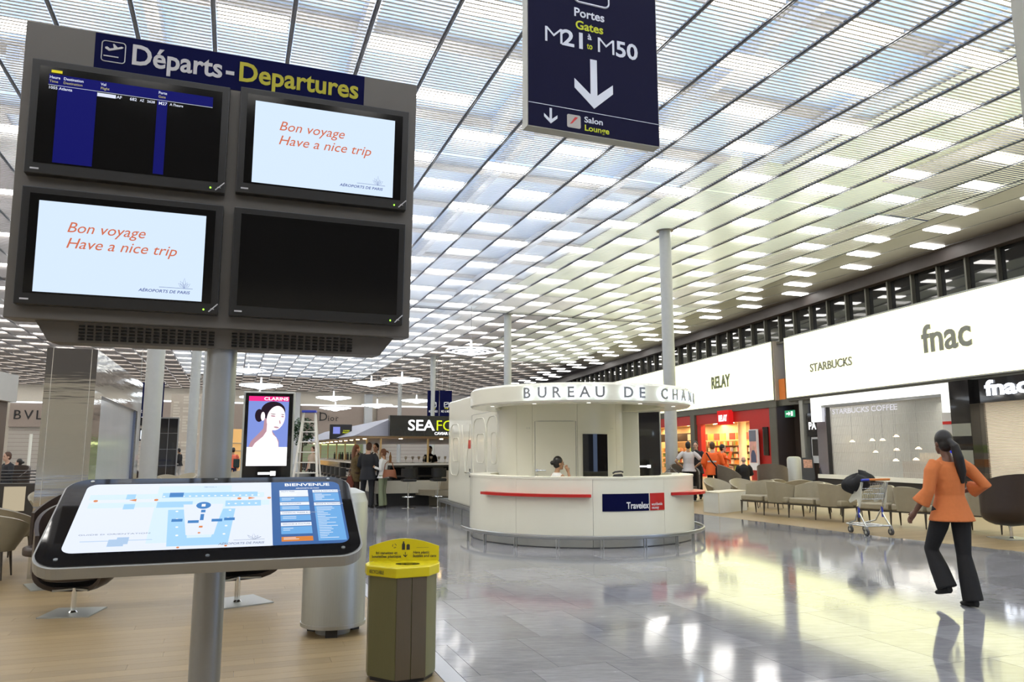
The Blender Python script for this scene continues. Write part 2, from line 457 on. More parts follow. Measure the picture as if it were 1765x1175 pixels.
# back walls closing the hall
struct(B(HALL).box(-33.3, 40, 100, 100.4, 0, ZC+1.3).build('wall_back', warmwhite))
struct(B(HALL).box(-33.3, 26, -13.6, -13.2, 0, ZC+1.3).build('wall_front', mat('dark_wall', (0.10,0.09,0.085), 0.7)))
fb = B(HALL).box(-33, 20, -13.2, -13.1, 0, 4.2); fb = fb.build('trim_3', mat('beige_cladding', (0.42,0.38,0.31), 0.5)); struct(fb)
b = B(HALL)
for i in range(14): b.box(-33, 20, -13.1, -13.07, 0.25+i*0.29, 0.29+i*0.29)
b.build('cladding_rails', mat('pale_rail', (0.62,0.58,0.5), 0.4), fb)['kind'] = 'stuff'
# tall grey columns
def column(x_, y_, label, r=0.205):
    o = thing('column', label, 'column', (x_, y_, 0), group=None)
    B().lathe([(r,0.0),(r,ZC-0.02)], 32).build('shaft', colgrey, o, smooth=True)
    B().lathe([(0,ZC-0.03),(r+0.09,ZC-0.03),(r+0.09,ZC-0.01),(0,ZC-0.01)], 32).build('collar', alu, o)
    B().lathe([(r+0.04,0),(r+0.04,0.05),(r,0.05)], 32).build('base_ring', steel, o)
column(5.31, 25.37, 'tall pale grey column rising behind the right edge of the white round kiosk')
column(-0.24, 41.47, 'tall pale grey column rising straight above the left of the kiosk canopy')
column(-6.31, 60.05, 'thinner far grey column right of the pendant lamps, above the black seafood sign')
column(-11.6, 78.0, 'thinnest far grey column left of the blue banners')
column(-8.75, 18.4, 'thick pale column in front of the blue gate banner on the left')
column(-13.9, 33.0, 'second pale column from the left, behind the map console')
column(-19.5, 48.0, 'narrow pale column just left of the display pole')
# ---- right wall: shopfront level, sign level, clerestory level
brown = mat('dark_brown_panel', (0.045,0.032,0.027), 0.35)
bronze = mat('bronze_grey_frame', (0.12,0.12,0.10), 0.4, 0.4)
signm = glow('lit_sign_face', (1.0,0.99,0.54), SIGN_E)
side = mat('beige_sign_side', (0.42,0.38,0.31), 0.5)
glassdark = mat('clerestory_glass', (0.02,0.022,0.025), 0.03, spec=0.9, var=0.2)
wr = struct(B(WALL).box(-62, -0.95-0.0, 0.35, 0.6, 3.95, ZC+0.02).box(0.0, 34, 0.35, 0.6, 3.95, ZC+0.02).box(-0.95, 0, 0.9, 1.1, 0, ZC).build('wall_right', brown))
wc = struct(B(WALL).box(-62, 34, 0.28, 0.30, 7.3, ZC-0.45).build('window_1', glassdark))
j = -60.0
while j < 33:
    B(WALL).box(j-0.04, j+0.04, 0.1, 0.27, 7.2, ZC-0.45).build('mullion', bronze, wc); j += 1.38
B(WALL).box(-62, 34, 0.1, 0.27, 7.15, 7.25).build('window_sill', bronze, wc)
# sign boxes
def signbox(s0, s1, label, texts):
    o = thing('lit_sign_box', label, 'sign')
    B(WALL).box(s0, s1, -0.12, 0.25, 4.22, 7.32).build('light_box', side, o)
    B(WALL).box(s0+0.03, s1-0.03, -0.15, -0.125, 4.25, 7.29).build('lit_face', signm, o)
    f = B(WALL); f.box(s0, s1, -0.16, -0.12, 7.29, 7.33).box(s0, s1, -0.16, -0.12, 4.20, 4.25).box(s0, s0+0.03, -0.16, -0.12, 4.2, 7.33).box(s1-0.03, s1, -0.16, -0.12, 4.2, 7.33)
    f.build('edge_frame', alu, o)
    for (s_, z_, str_, size, bold, wd, m_) in texts:
        b_ = B(); text(b_, str_, WALL @ T_((s_, -0.19, z_)), size, 0.02, 'CENTER', bold, width=wd)
        b_.build('lettering', m_, o)
    return o
for s0_, s1_ in ((-27, -1.5), (0.5, 26)):    # added troughs and lamps on the sign boxes, to brighten the ceiling band
    tr_ = thing('added_uplight_trough', 'thin added trough lighting the ceiling from the top of the %s lit sign box' % ('bookshop' if s0_ < -2 else 'largest'), 'light')
    B(WALL).box(s0_, s1_, -0.1, 0.1, 7.33, 7.37).build('trough', alu, tr_)
    l = bpy.data.lights.new('added_uplight', 'AREA'); l.shape = 'RECTANGLE'; l.size = s1_-s0_; l.size_y = 0.15; l.energy = 9*(s1_-s0_); l.color = (1.0, 0.98, 0.72); l.spread = R(110)
    q = bpy.data.objects.new('added_uplight', l); C.objects.link(q); q.location = WALL @ Vector(((s0_+s1_)/2, -0.12, 7.42))
    q.rotation_euler = (WALL.to_3x3().to_4x4() @ Matrix.Rotation(R(180+52), 4, 'X')).to_euler(); q.parent = None
lettg = mat('dull_green_letters', (0.16,0.19,0.12), 0.4)
lettd = mat('grey_letters', (0.22,0.23,0.21), 0.35, 0.4)
signbox(-27.5, -1.0, 'long overexposed white lit sign box above the red bookshop', [(-6.7, 5.35, 'RELAY', 1.0, 0.03, 2.3, lettg)])
signbox(0.15, 30.0, 'largest white lit sign box above the shuttered cafe at the right edge', [(3.9, 5.35, 'STARBUCKS', 0.55, 0.012, 3.1, lettd), (10.9, 5.35, 'fnac', 1.5, 0.02, 2.4, lettd)])
sb = thing('sign_return', 'beige end panel of the bookshop sign box', 'panel')
B(WALL).box(-0.98, -0.93, -0.1, 1.4, 4.2, 7.33).build('panel', side, sb)
# ================================================================ SHOPS ON THE RIGHT
redw = mat('red_shop_panel', (0.42,0.018,0.015), 0.35)
shopwall = mat('warm_shop_wall', (0.75,0.55,0.32), 0.6)
woodsh = mat('shelf_wood', (0.30,0.19,0.10), 0.5)
warm = glow('warm_downlight', (1.0,0.72,0.36), 26)
def Wp(s, y, z): return WALL @ Vector((s, y, z))
# -- the red bookshop
sh = thing('bookshop_front', 'red framed bookshop front with open entrance below the lit sign', 'shopfront')
b = B(WALL); b.box(-17.5, -1.65, -0.05, 0.25, 3.25, 3.85); b.build('red_header', redw, sh)
B(WALL).box(-3.8, -1.65, -0.05, 0.25, 0, 3.25).build('red_pier', redw, sh)
B(WALL).box(-10.25, -9.75, -0.05, 0.25, 0, 3.25).build('red_pier', redw, sh)
B(WALL).box(-10.95, -10.35, -0.2, 0.2, 0, 3.86).build('post', bronze, sh)
B(WALL).box(-1.64, -1.0, -0.1, 0.25, 0, 3.86).build('post', bronze, sh)
B(WALL).box(-28, -0.9, -0.12, 0.3, 3.86, 4.2).build('dark_band', bronze, sh)
B(WALL).box(-60, -17.5, 0.0, 0.3, 0, 3.86).build('side_wall', brown, sh)
B(WALL).box(-60, -27.5, -0.05, 0.34, 3.86, 7.2).build('upper_wall', brown, sh)
B(WALL).box(-0.99, -0.92, -0.1, 4.6, 0, 4.2).build('return_wall', brown, sh)
# lit logo box
o = thing('shop_logo_box', 'small red box sign with white logo over the bookshop entrance', 'sign')
B(WALL).box(-6.95, -5.55, -0.35, -0.06, 3.12, 3.95).build('box', glow('red_lit', (0.9,0.02,0.02), 0.75), o)
lw = glow('white_lit', (1,1,1), 1.6)
b = B(); text(b, 'RELAY', WALL @ T_((-6.25,-0.37,3.32)), 0.52, 0.01, 'CENTER', 0.02, width=1.0); b.build('lettering', lw, o)
# interior
b = B(WALL); b.box(-28, -1.0, 4.3, 4.5, 0, 3.5).box(-1.2, -1.05, 0.3, 4.5, 0, 3.5).box(-28.2, -28.0, 0.3, 4.5, 0, 3.5); b.build('back_wall', shopwall, sh)
B(WALL).box(-28, -1.0, 0.3, 4.5, 3.5, 3.6).build('shop_ceiling', shopwall, sh)
B(WALL).cyl(-7.6, 1.6, 0, 3.5, 0.24, n=24).build('inner_column', mat('cream_plaster', (0.85,0.72,0.5), 0.5), sh, smooth=True)
B(WALL).box(-28, -16.8, 2.6, 2.7, 2.3, 2.9).build('dark_header', brown, sh)
spot_me = B().lathe([(0.0,0.0),(0.09,0.0),(0.09,0.04),(0,0.04)], 12).mesh('downlight', warm)
for s_, y_ in [(-5.0,0.8),(-7.6,2.4),(-9.5,1.6),(-10.4,2.6),(-11.6,2.2),(-12.0,3.4),(-13.6,3.0),(-15.0,3.6),(-16.2,2.0),(-18.0,3.0),(-20.5,2.4),(-22.5,3.4)]:
    o = bpy.data.objects.new('downlight', spot_me); C.objects.link(o); o.location = Wp(s_, y_, 3.455); tag(o, 'small warm downlight in the bookshop ceiling', 'downlight', 'bookshop downlights')
for s_ in (-4.5,-9.5,-14.5,-19.5,-24.5):
    l = bpy.data.lights.new('shop_lamp', 'AREA'); l.energy = 420; l.size = 3.5; l.size_y = 3.0; l.shape = 'RECTANGLE'; l.color = (1.0,0.66,0.34)
    o = bpy.data.objects.new('shop_lamp', l); C.objects.link(o); o.location = Wp(s_, 2.3, 3.42); o.rotation_euler = (0,0,-WA)
# shelving and magazines
mags = [mat('magazine_'+n_, c_, 0.45, var=0.35, scale=30) for n_, c_ in (('red',(0.55,0.06,0.04)),('cream',(0.75,0.66,0.5)),('orange',(0.75,0.30,0.06)),('green',(0.25,0.4,0.12)),('brown',(0.3,0.14,0.07)),('yellow',(0.8,0.6,0.12)))]
mag_me = [B().box(-0.1,0.1,-0.015,0.015,0,0.28).mesh('magazine', m_) for m_ in mags]
nm = 0
for (s0, s1, y, n_, lab) in [(-16.9,-13.2,4.2,5,'tall magazine shelving seen through the left half of the bookshop entrance'), (-13.1,-9.4,4.2,5,'tall magazine shelving beside the cream column in the bookshop'), (-9.3,-6.0,3.6,4,'magazine shelving right of the cream column'), (-20.4,-17.2,4.0,4,'snack and book shelving right behind the white shirted man'), (-24.6,-20.6,4.0,4,'snack and book shelving beside the black totem')]:
    o = thing('shop_shelving', lab, 'shelf')
    B(WALL).box(s0, s1, y, y+0.06, 0, 2.3).build('back_panel', woodsh, o)
    for i in range(n_):
        z = 0.3+i*0.42
        B(WALL).box(s0, s1, y-0.34, y, z-0.03, z).build('shelf', woodsh, o)
        s_ = s0+0.15
        while s_ < s1-0.1 and nm < 290:
            q = bpy.data.objects.new('magazine', random.choice(mag_me)); C.objects.link(q)
            q.location = Wp(s_, y-0.17, z); q.rotation_euler = (-0.12, 0, -WA); q.scale = (1,1,random.uniform(0.85,1.1)); nm += 1
            tag(q, 'magazine on the '+lab.replace(' seen through', ' in').replace('tall ', '').split(' behind the')[0], 'magazine', 'magazines: '+lab)
            s_ += random.uniform(0.24, 0.30)
for i, s_ in enumerate([-16.4,-15.5,-14.6,-13.7,-12.4,-11.5,-10.2,-8.6]):
    o = tag(B(WALL).box(s_-0.36, s_+0.36, 3.5, 3.56, 2.35, 2.8).build('shelf_header_card', mags[(0,2,0,5,0,2,0,2)[i]]), 'coloured header card above the magazine shelving', 'card', 'header cards in the bookshop')
for i, s_ in enumerate([-16.6,-15.7,-19.2]):
    o = tag(B(WALL).box(s_-0.3, s_+0.3, 2.4, 2.42, 2.35, 2.8).build('hanging_card', mags[1]), 'white price card hanging inside the bookshop', 'card', 'hanging cards in the bookshop')
# bright poster column and dark niche in the pier
o = thing('poster_totem', 'narrow white poster stand with a dark suited figure on red pier', 'poster')
B(WALL).box(-3.45, -2.6, -0.32, -0.22, 0.55, 2.75).build('frame', mat('white_frame', (0.8,0.82,0.85), 0.3), o)
B(WALL).box(-3.38, -2.67, -0.34, -0.325, 0.95, 2.7).build('poster', mat('poster_pinkish', (0.65,0.35,0.3), 0.3, var=0.5, scale=3), o)
B(WALL).ball((-3.0,-0.35,1.75), (0.1,0.01,0.13)).build('poster_head', mat('poster_skin', (0.6,0.38,0.28), 0.5), o)
B(WALL).prism([(-3.25,0.97),(-2.72,0.97),(-2.74,1.35),(-2.9,1.62),(-3.12,1.62),(-3.25,1.35)], -0.352, -0.342).build('poster_suit', mat('poster_navy', (0.06,0.08,0.16), 0.5), o)
B(WALL).box(-3.38, -2.67, -0.352, -0.342, 2.1, 2.7).build('poster_heading', mat('poster_grey', (0.15,0.17,0.22), 0.5), o)
b = B(); text(b, 'LIRE', WALL @ T_((-3.02,-0.36,2.45)), 0.16, 0.002); 
o = tag(B(WALL).box(-2.35, -1.85, -0.12, -0.055, 1.35, 2.85).build('dark_screen', gloss_black), 'tall black screen set in the red pier', 'screen')
# corridor between the shops: pillar, exit sign, black sign, menu stand
o = thing('corridor_portal', 'grey steel pillar and dark lintel between bookshop and cafe', 'pillar')
B(WALL).box(0.95, 1.25, 0.0, 0.35, 0, 4.2).build('pillar', steel_dull, o)
B(WALL).box(-0.9, 2.1, 0.05, 0.35, 3.9, 4.22).build('lintel', bronze, o)
B(WALL).box(-0.9, -0.35, 0.1, 0.3, 3.95, 5.3).build('orange_panel', mat('orange_panel', (0.7,0.2,0.03), 0.5), o)
o = thing('exit_sign', 'small green emergency exit sign beside the brown wall', 'sign')
B(WALL).box(-0.25, 0.55, -0.05, 0.03, 3.28, 3.62).build('plate', glow('exit_green', (0.05,0.45,0.2), 0.7), o)
B(WALL).prism([(-0.1,3.42),(0.12,3.42),(0.12,3.36),(0.25,3.46),(0.12,3.56),(0.12,3.49),(-0.1,3.49)], -0.07, -0.052).build('arrow', lw, o)
B(WALL).box(0.32, 0.46, -0.07, -0.052, 3.34, 3.56).build('door_symbol', lw, o)
o = thing('cafe_wall_sign', 'black hanging sign with white letters at the corridor', 'sign')
B(WALL).box(1.35, 2.15, 0.12, 0.25, 2.3, 3.4).build('panel', gloss_black, o)
b = B(); text(b, 'PA', WALL @ T_((1.8,0.1,2.62)), 0.5, 0.005, 'CENTER', 0.02); b.build('lettering', lw, o)
b = B(WALL); b.box(1.3, 2.2, 0.35, 0.5, 0, 4.0).build('cafe_side_wall', brown, o)
o = thing('poster_screen', 'small dark framed advert on the cafe side wall', 'screen')
B(WALL).box(1.5, 2.1, 0.22, 0.33, 1.0, 2.25).build('frame', mat('pale_frame', (0.6,0.62,0.66), 0.4), o)
B(WALL).box(1.58, 2.02, 0.2, 0.215, 1.35, 2.15).build('screen', gloss_black, o)
def apos(x_, y_): return (x_, y_, 0)
o = thing('menu_stand', 'black folding menu board with a food photo beside the dome bin', 'sign', apos(14.3, 37.0), -WA)
b = B(); b.tube([(-0.3,-0.35,0),(-0.25,0,1.35)], 0.02, 8).tube([(0.3,-0.35,0),(0.25,0,1.35)], 0.02, 8).tube([(-0.3,0.35,0),(-0.25,0,1.35)], 0.02, 8).tube([(0.3,0.35,0),(0.25,0,1.35)], 0.02, 8).build('frame', dark, o)
Mx = Matrix.Rotation(R(-14), 4, 'X')
B(T_((0,-0.2,0.72)) @ Mx).box(-0.27, 0.27, -0.02, 0.0, -0.55, 0.55).build('board', dark, o)
B(T_((0,-0.2,0.72)) @ Mx).box(-0.2, 0.2, -0.03, -0.022, 0.05, 0.45).build('food_photo', mat('food_photo', (0.6,0.3,0.2), 0.4, var=0.8, scale=12), o)
# -- shuttered cafe
o = thing('cafe_shopfront', 'shuttered cafe front with white lit frame and grey roller shutter', 'shopfront')
fr = glow('lit_frame', (1.0,1.0,0.94), 1.35)
B(WALL).box(2.1, 10.9, -0.12, 0.2, 3.72, 4.1).build('lit_frame_top', fr, o)
B(WALL).box(2.1, 2.75, -0.12, 0.2, 2.95, 3.72).build('lit_frame_side', fr, o)
B(WALL).box(10.35, 10.9, -0.12, 0.2, 3.0, 3.72).build('lit_frame_side', fr, o)
B(WALL).box(2.75, 10.35, 0.0, 0.2, 3.6, 3.715).build('inner_trim', alu, o)
B(WALL).box(2.3, 3.1, 0.02, 0.25, 0.3, 3.6).build('mirror_jamb', mat('mirror_jamb', (0.45,0.45,0.52), 0.08, 1.0), o)
B(WALL).box(3.1, 3.16, -0.02, 0.2, 0.3, 3.6).build('jamb_edge', dark, o)
B(WALL).box(2.4, 10.9, -0.14, 0.1, 0.32, 0.5).build('white_sill', mat('sill_white', (0.8,0.8,0.72), 0.2, var=0.03), o)
B(WALL).box(2.3, 10.9, -0.02, 0.2, 0.0, 0.32).build('dark_base', dark, o)
b = B(); text(b, 'STARBUCKS COFFEE', WALL @ T_((5.35,0.27,3.28)), 0.34, 0.003, 'CENTER', 0.02, width=4.3); b.build('lettering', glow('coffee_letters', (0.85,0.85,1.0), 1.3), o)
shut = mat('shutter_metal', (0.55,0.56,0.55), 0.35, 0.5)
b = B(WALL); s_ = 3.2
while s_ < 10.34: b.box(s_, s_+0.022, 0.14, 0.15, 0.5, 3.6); s_ += 0.055
b.build('shutter_slats', shut, o)['kind'] = 'stuff'
b = B(WALL); z = 0.7
while z < 3.5: b.box(3.16, 10.35, 0.165, 0.175, z, z+0.012); z += 0.4
b.build('shutter_rods', shut, o)
B(WALL).box(2.3, 26.0, 5.0, 5.2, 0, 4.0).box(2.3,26,0.3,5,3.9,4.0).box(2.3,2.4,0.3,5,0,4).box(11.2,11.3,0.3,5,0,4).build('inner_walls', mat('cafe_inner', (0.34,0.35,0.33), 0.6, var=0.25, scale=0.8), o)
b = B(WALL); b.box(4.0, 9.5, 3.2, 3.9, 0, 1.1).build('cafe_counter', mat('cafe_counter', (0.3,0.24,0.18), 0.4), o)
B(WALL).box(5.0, 8.0, 3.3, 3.6, 1.1, 1.5).build('cake_display', mat('cake_display', (0.5,0.42,0.3), 0.2, var=0.5, scale=9), o)
cl = glow('cafe_pendant', (1.0,0.72,0.42), 9)
pm = B().lathe([(0,0),(0.13,0.0),(0.05,0.09),(0,0.1)], 12).mesh('cafe_lamp', cl)
for s_, z_, y_ in [(2.7,2.0,1.6),(3.6,2.05,2.0),(4.3,2.05,2.0),(5.2,2.2,2.0),(5.9,1.6,1.4),(7.2,1.65,1.4),(6.3,1.15,1.0),(7.6,1.2,0.9),(3.0,1.5,2.6)]:
    q = bpy.data.objects.new('cafe_lamp', pm); C.objects.link(q); q.location = Wp(s_, y_, z_); tag(q, 'small glowing lamp behind the cafe shutter', 'lamp', 'cafe lamps')
    c_ = B().cyl(0,0,0.1,3.9-z_,0.006,n=6).build('cord', dark, q)
l = bpy.data.lights.new('cafe_lamp_area', 'AREA'); l.energy = 500; l.size = 5; l.color = (1,0.93,0.82)
q = bpy.data.objects.new('cafe_ceiling_lamp', l); C.objects.link(q); q.location = Wp(6.5, 2.5, 3.8)
# ATM column beside the cafe
o = thing('cash_machine_column', 'narrow grey cash machine column with red stripe beside the black portal', 'cash machine')
B(WALL).box(10.4, 11.0, -0.2, 0.1, 0.0, 2.98).build('body', mat('atm_grey', (0.5,0.5,0.5), 0.4), o)
B(WALL).box(10.42, 10.98, -0.215, -0.2, 2.55, 2.66).build('red_stripe', red, o)
B(WALL).box(10.5, 10.92, -0.215, -0.2, 1.5, 1.78).build('blue_screen', glow('atm_blue', (0.03,0.05,0.8), 0.8), o)
B(WALL).box(10.52, 10.92, -0.215, -0.2, 0.95, 1.35).build('keypad_panel', dark, o)
b = B(); text(b, 'ATM', WALL @ T_((10.7,-0.22,1.9)), 0.26, 0.003, 'CENTER', 0.03); b.build('lettering', navy, o)
# black portal and the right-hand shop
o = thing('electronics_shopfront', 'black portal with white glowing letters over a beige see-through shutter', 'shopfront')
B(WALL).box(11.0, 11.9, -0.35, 0.3, 0, 4.1).build('portal_post', gloss_black, o)
B(WALL).box(11.9, 22.0, -0.12, 0.25, 3.25, 4.1).build('fascia', gloss_black, o)
for z0_, z1_ in ((2.1,2.55),(1.1,1.6)): B(WALL).box(11.02, 11.88, -0.365, -0.352, z0_, z1_).build('grey_band', mat('portal_grey', (0.22,0.23,0.2), 0.25), o)
b = B(); text(b, 'fnac', WALL @ T_((13.3,-0.16,3.5)), 0.72, 0.01, 'CENTER', 0.03, width=1.75); b.build('lettering', glow('cool_letters', (0.85,0.9,1.0), 3.2), o)
b = B(WALL); z = 0.15
beige = mat('beige_shutter', (0.60,0.52,0.42), 0.45)
while z < 3.25: b.box(12.0, 22.0, 0.14, 0.15, z, z+0.02); z += 0.048
b.build('shutter_slats', beige, o)['kind'] = 'stuff'
B(WALL).box(11.95, 22, 0.1, 0.2, 0, 0.15).build('shutter_foot', alu, o)
for i in range(6):
    for j in range(3):
        q = tag(B(WALL).box(12.4+i*1.4, 13.5+i*1.4, 2.2, 2.5, 0.4+j*0.55, 0.7+j*0.55).build('display_shelf', mags[(i+j)%6]), 'row of boxed goods behind the beige shutter', 'goods', 'goods behind the beige shutter')
l = bpy.data.lights.new('fnac_lamp', 'AREA'); l.energy = 900; l.size = 5; l.color = (1,0.86,0.68)
q = bpy.data.objects.new('shop_ceiling_lamp', l); C.objects.link(q); q.location = Wp(15.5, 2.2, 3.7)
B(WALL).box(0.1, 26, -0.05, 0.3, 4.08, 4.22).build('trim_2', bronze)['kind'] = 'structure'
B(WALL).box(22, 34, 0, 0.3, 0, 4.2).build('wall_side', brown)['kind'] = 'structure'
# ================================================================ KIOSK
KC = Vector((1.30, 14.64, 0)); KM = T_(KC)
cream = mat('kiosk_white', (0.82,0.80,0.66), 0.25, scale=2, var=0.02, coat=0.2)
k = thing('exchange_kiosk', 'round white money exchange kiosk with lit letters and red ledges', 'kiosk', KC)
def P_(o): o.parent = k; return o
D = R
# curved front panels of the counter: one part each, with fine seams
pa = [150, 196, 234, 270.5, 307, 343, 377]
for a0, a1 in zip(pa, pa[1:]):
    B().arc(2.04, 2.10, 0.17, 1.10, D(a0+0.06), D(a1-0.06), 14).build('front_panel', cream, k, smooth=30)
B().arc(1.72, 2.11, 1.10, 1.135, D(150), D(377), 80).build('counter_top', cream, k, smooth=30)
B().arc(1.70, 1.74, 0.0, 1.10, D(150), D(377), 60).build('inner_lining', cream, k, smooth=30)
kick = mat('steel_kick_plate', (0.45,0.45,0.42), 0.25, 0.5)
for a0, a1 in zip(pa, pa[1:]):
    B().arc(2.0, 2.07, 0.012, 0.17, D(a0+0.1), D(a1-0.1), 12).build('kick_plate', kick, k, smooth=30)
B().arc(1.9, 2.075, 0.0, 0.012, D(150), D(377), 60).build('base_shadow_gap', dark, k)
for a0, a1, r1 in ((213.4,269.5,2.22),):
    B().arc(2.10, r1, 0.815, 0.862, D(a0), D(a1), 24).build('red_ledge', red, k, smooth=30)
# right ledge bulges outwards
pts = [(2.10*math.cos(D(a)), 2.10*math.sin(D(a))) for a in range(312, 352, 4)] + [((2.12+0.24*math.sin(PI*(352-a)/40))*math.cos(D(a)), (2.12+0.24*math.sin(PI*(352-a)/40))*math.sin(D(a))) for a in range(352, 311, -4)]
B().slab(pts, 0.815, 0.862).build('red_ledge', red, k)
# company plate, curved with the counter
B().arc(2.10, 2.112, 0.585, 0.865, D(274.7), D(297.4), 12).build('blue_plate', navy, k, smooth=30)
B().arc(2.10, 2.112, 0.585, 0.865, D(298.2), D(306.8), 6).build('red_plate', red, k, smooth=30)
plw = mat('plate_lettering', (0.8,0.8,0.82), 0.4)
def curved(str_, a_mid, r, z, size, wd, m_, nm='lettering', bold=0.02, parent=k):
    b = B(); text(b, str_, Matrix.Identity(4), size, 0.002, 'CENTER', bold, width=wd)
    b.v = [((r-v[1])*math.cos(D(a_mid)+v[0]/r), (r-v[1])*math.sin(D(a_mid)+v[0]/r), v[2]+z) for v in b.v]
    return b.build(nm, m_, parent)
curved('Travelex', 291.4, 2.118, 0.625, 0.15, 0.42, plw)
curved('worldwide', 302.0, 2.118, 0.665, 0.07, 0.24, plw, bold=0.0)
curved('money', 300.9, 2.118, 0.61, 0.07, 0.15, plw, bold=0.0)
# bumper rail on posts
b = B(); b.tube([(2.27*math.cos(D(a)), 2.27*math.sin(D(a)), 0.185) for a in range(190, 372, 3)], [(0.02, 0.032)]*61, 8)
b.build('bumper_rail', steel, k, smooth=True)
for a in (203.8, 219.1, 236.8, 255.5, 273.5, 292.2, 309.6, 322.6, 345):
    for da in (-0.55, 0.55):
        x_, y_ = 2.27*math.cos(D(a+da)), 2.27*math.sin(D(a+da))
        B(T_((x_, y_, 0)) @ RZ(D(a))).box(-0.012, 0.012, -0.008, 0.008, 0, 0.16).build('rail_post', steel, k)
# canopy drum
b = B(); b.lathe([(0.0,2.70),(2.06,2.70),(2.10,2.66),(2.10,2.40),(2.07,2.37),(1.62,2.37),(1.60,2.40),(1.60,2.52),(0.0,2.52)], 96, a0=D(120), a1=D(480))
b.build('canopy', cream, k, smooth=30)
spm = B().lathe([(0,0),(0.035,0),(0.035,0.006),(0,0.006)], 16).mesh('canopy_spot', glow('spot_glow', (1.0,0.95,0.85), 1.5))
for a in (205, 240, 270, 300, 335):
    o = bpy.data.objects.new('canopy_spot', spm); C.objects.link(o); o.parent = k; o.location = (1.83*math.cos(D(a)), 1.83*math.sin(D(a)), 2.363)
    l = bpy.data.lights.new('canopy_lamp', 'SPOT'); l.energy = 38; l.spot_size = R(110); l.color = (1,0.95,0.86); l.shadow_soft_size = 0.12; l.spot_blend = 1.0
    q = bpy.data.objects.new('canopy_lamp', l); C.objects.link(q); q.parent = k; q.location = (1.8*math.cos(D(a)), 1.8*math.sin(D(a)), 2.33)
halo = glow('halo_light', (0.72,0.86,1.0), 9); lets = mat('letter_grey', (0.30,0.31,0.32), 0.35, 0.3)
for ch, a in zip('BUREAUDECHANGE', (241,248.5,254.9,261.3,267.5,274.2,287.2,294.1,307.2,315.1,323.1,332,341,349)):
    for nm_, m_, r_, bo, ex in (('canopy_letter', lets, 2.165, 0.022, 0.010), ('letter_halo', halo, 2.135, -0.006, 0.012)):
        b = B(); text(b, ch, RZ(D(a)+PI/2) @ T_((0, -r_, 2.445)), 0.25, ex, 'CENTER', bo); b.build(nm_, m_, k)
# central body
bc = Vector((0.98-KC.x, 15.6-KC.y, 0)); BM = T_(bc)
seams = [120, 180, 226, 242.5, 281.5, 325.5, 350, 400]
for a0, a1 in zip(seams, seams[1:]):
    B(BM).arc(1.22, 1.28, 0.0, 2.52, D(a0+0.12), D(a1-0.12), 14).build('body_panel', cream, k, smooth=30)
# door in the body wall
d_ = B(BM).arc(1.277, 1.287, 0.05, 2.12, D(245), D(280), 12).build('door_leaf', cream, k, smooth=30)
b = B(BM @ RZ(D(246.8)+PI/2))
b.tube([(0.0,-1.285,1.20),(0.0,-1.35,1.20),(0.2,-1.34,1.20)], 0.011, 8).tube([(0,-1.28,1.20),(0,-1.30,1.20)], 0.03, 12).tube([(0,-1.28,1.11),(0,-1.30,1.11)], 0.028, 12)
b.build('door_handle', chrome, d_)
b = B(BM)
b.tube([(1.288*math.cos(D(a)), 1.288*math.sin(D(a)), z) for a, z in [(245,0.05),(245,2.12)]+[(245+i*3.5, 2.12) for i in range(1, 10)]+[(280,2.12),(280,0.05)]], 0.005, 4)
b.build('door_joint', mat('joint_grey', (0.35,0.35,0.32), 0.6), d_)
B(BM).arc(1.282, 1.300, 0.9, 1.88, D(286.0), D(311), 10).build('dark_window', gloss_black, k, smooth=30)
for a in (241.5, 320): curved_b = None
for a in (238.5, 318.5):
    b = B(BM); 
    b2 = B(); text(b2, 'o o\n. ..', Matrix.Identity(4), 0.06, 0.001, 'CENTER'); 
    b.add([((1.284)*math.cos(D(a)+v[0]/1.28), (1.284)*math.sin(D(a)+v[0]/1.28), v[2]+1.98) for v in b2.v], b2.f); b.build('small_notice', mat('faint_print', (0.45,0.45,0.42), 0.5), k)
# things lying on the counter at the right
o = tag(B(T_((3.05,14.6,1.135))).tube([(-0.14,0,0.008),(-0.07,0.02,0.075),(0.0,0.03,0.09),(0.07,0.02,0.075),(0.14,0,0.008)], 0.008, 8).build('desk_cable', dark, smooth=True), 'thin black curved cable standing on the right end of the kiosk counter', 'cable')
o = thing('desk_lamp', 'small black desk phone just right of the clerk on the counter', 'phone', (1.78, 12.86, 1.135), R(-10)); o.name = 'desk_phone'
bevel(B().prism([(-0.09,0),(0.09,0),(0.07,0.05),(-0.07,0.035)], -0.06, 0.06).build('phone_base', dark, o), 0.006)
B().tube([(-0.09,0.03,0.05),(-0.05,0.03,0.075),(0.05,0.03,0.085),(0.09,0.03,0.07)], 0.014, 8).build('handset', dark, o, smooth=True)
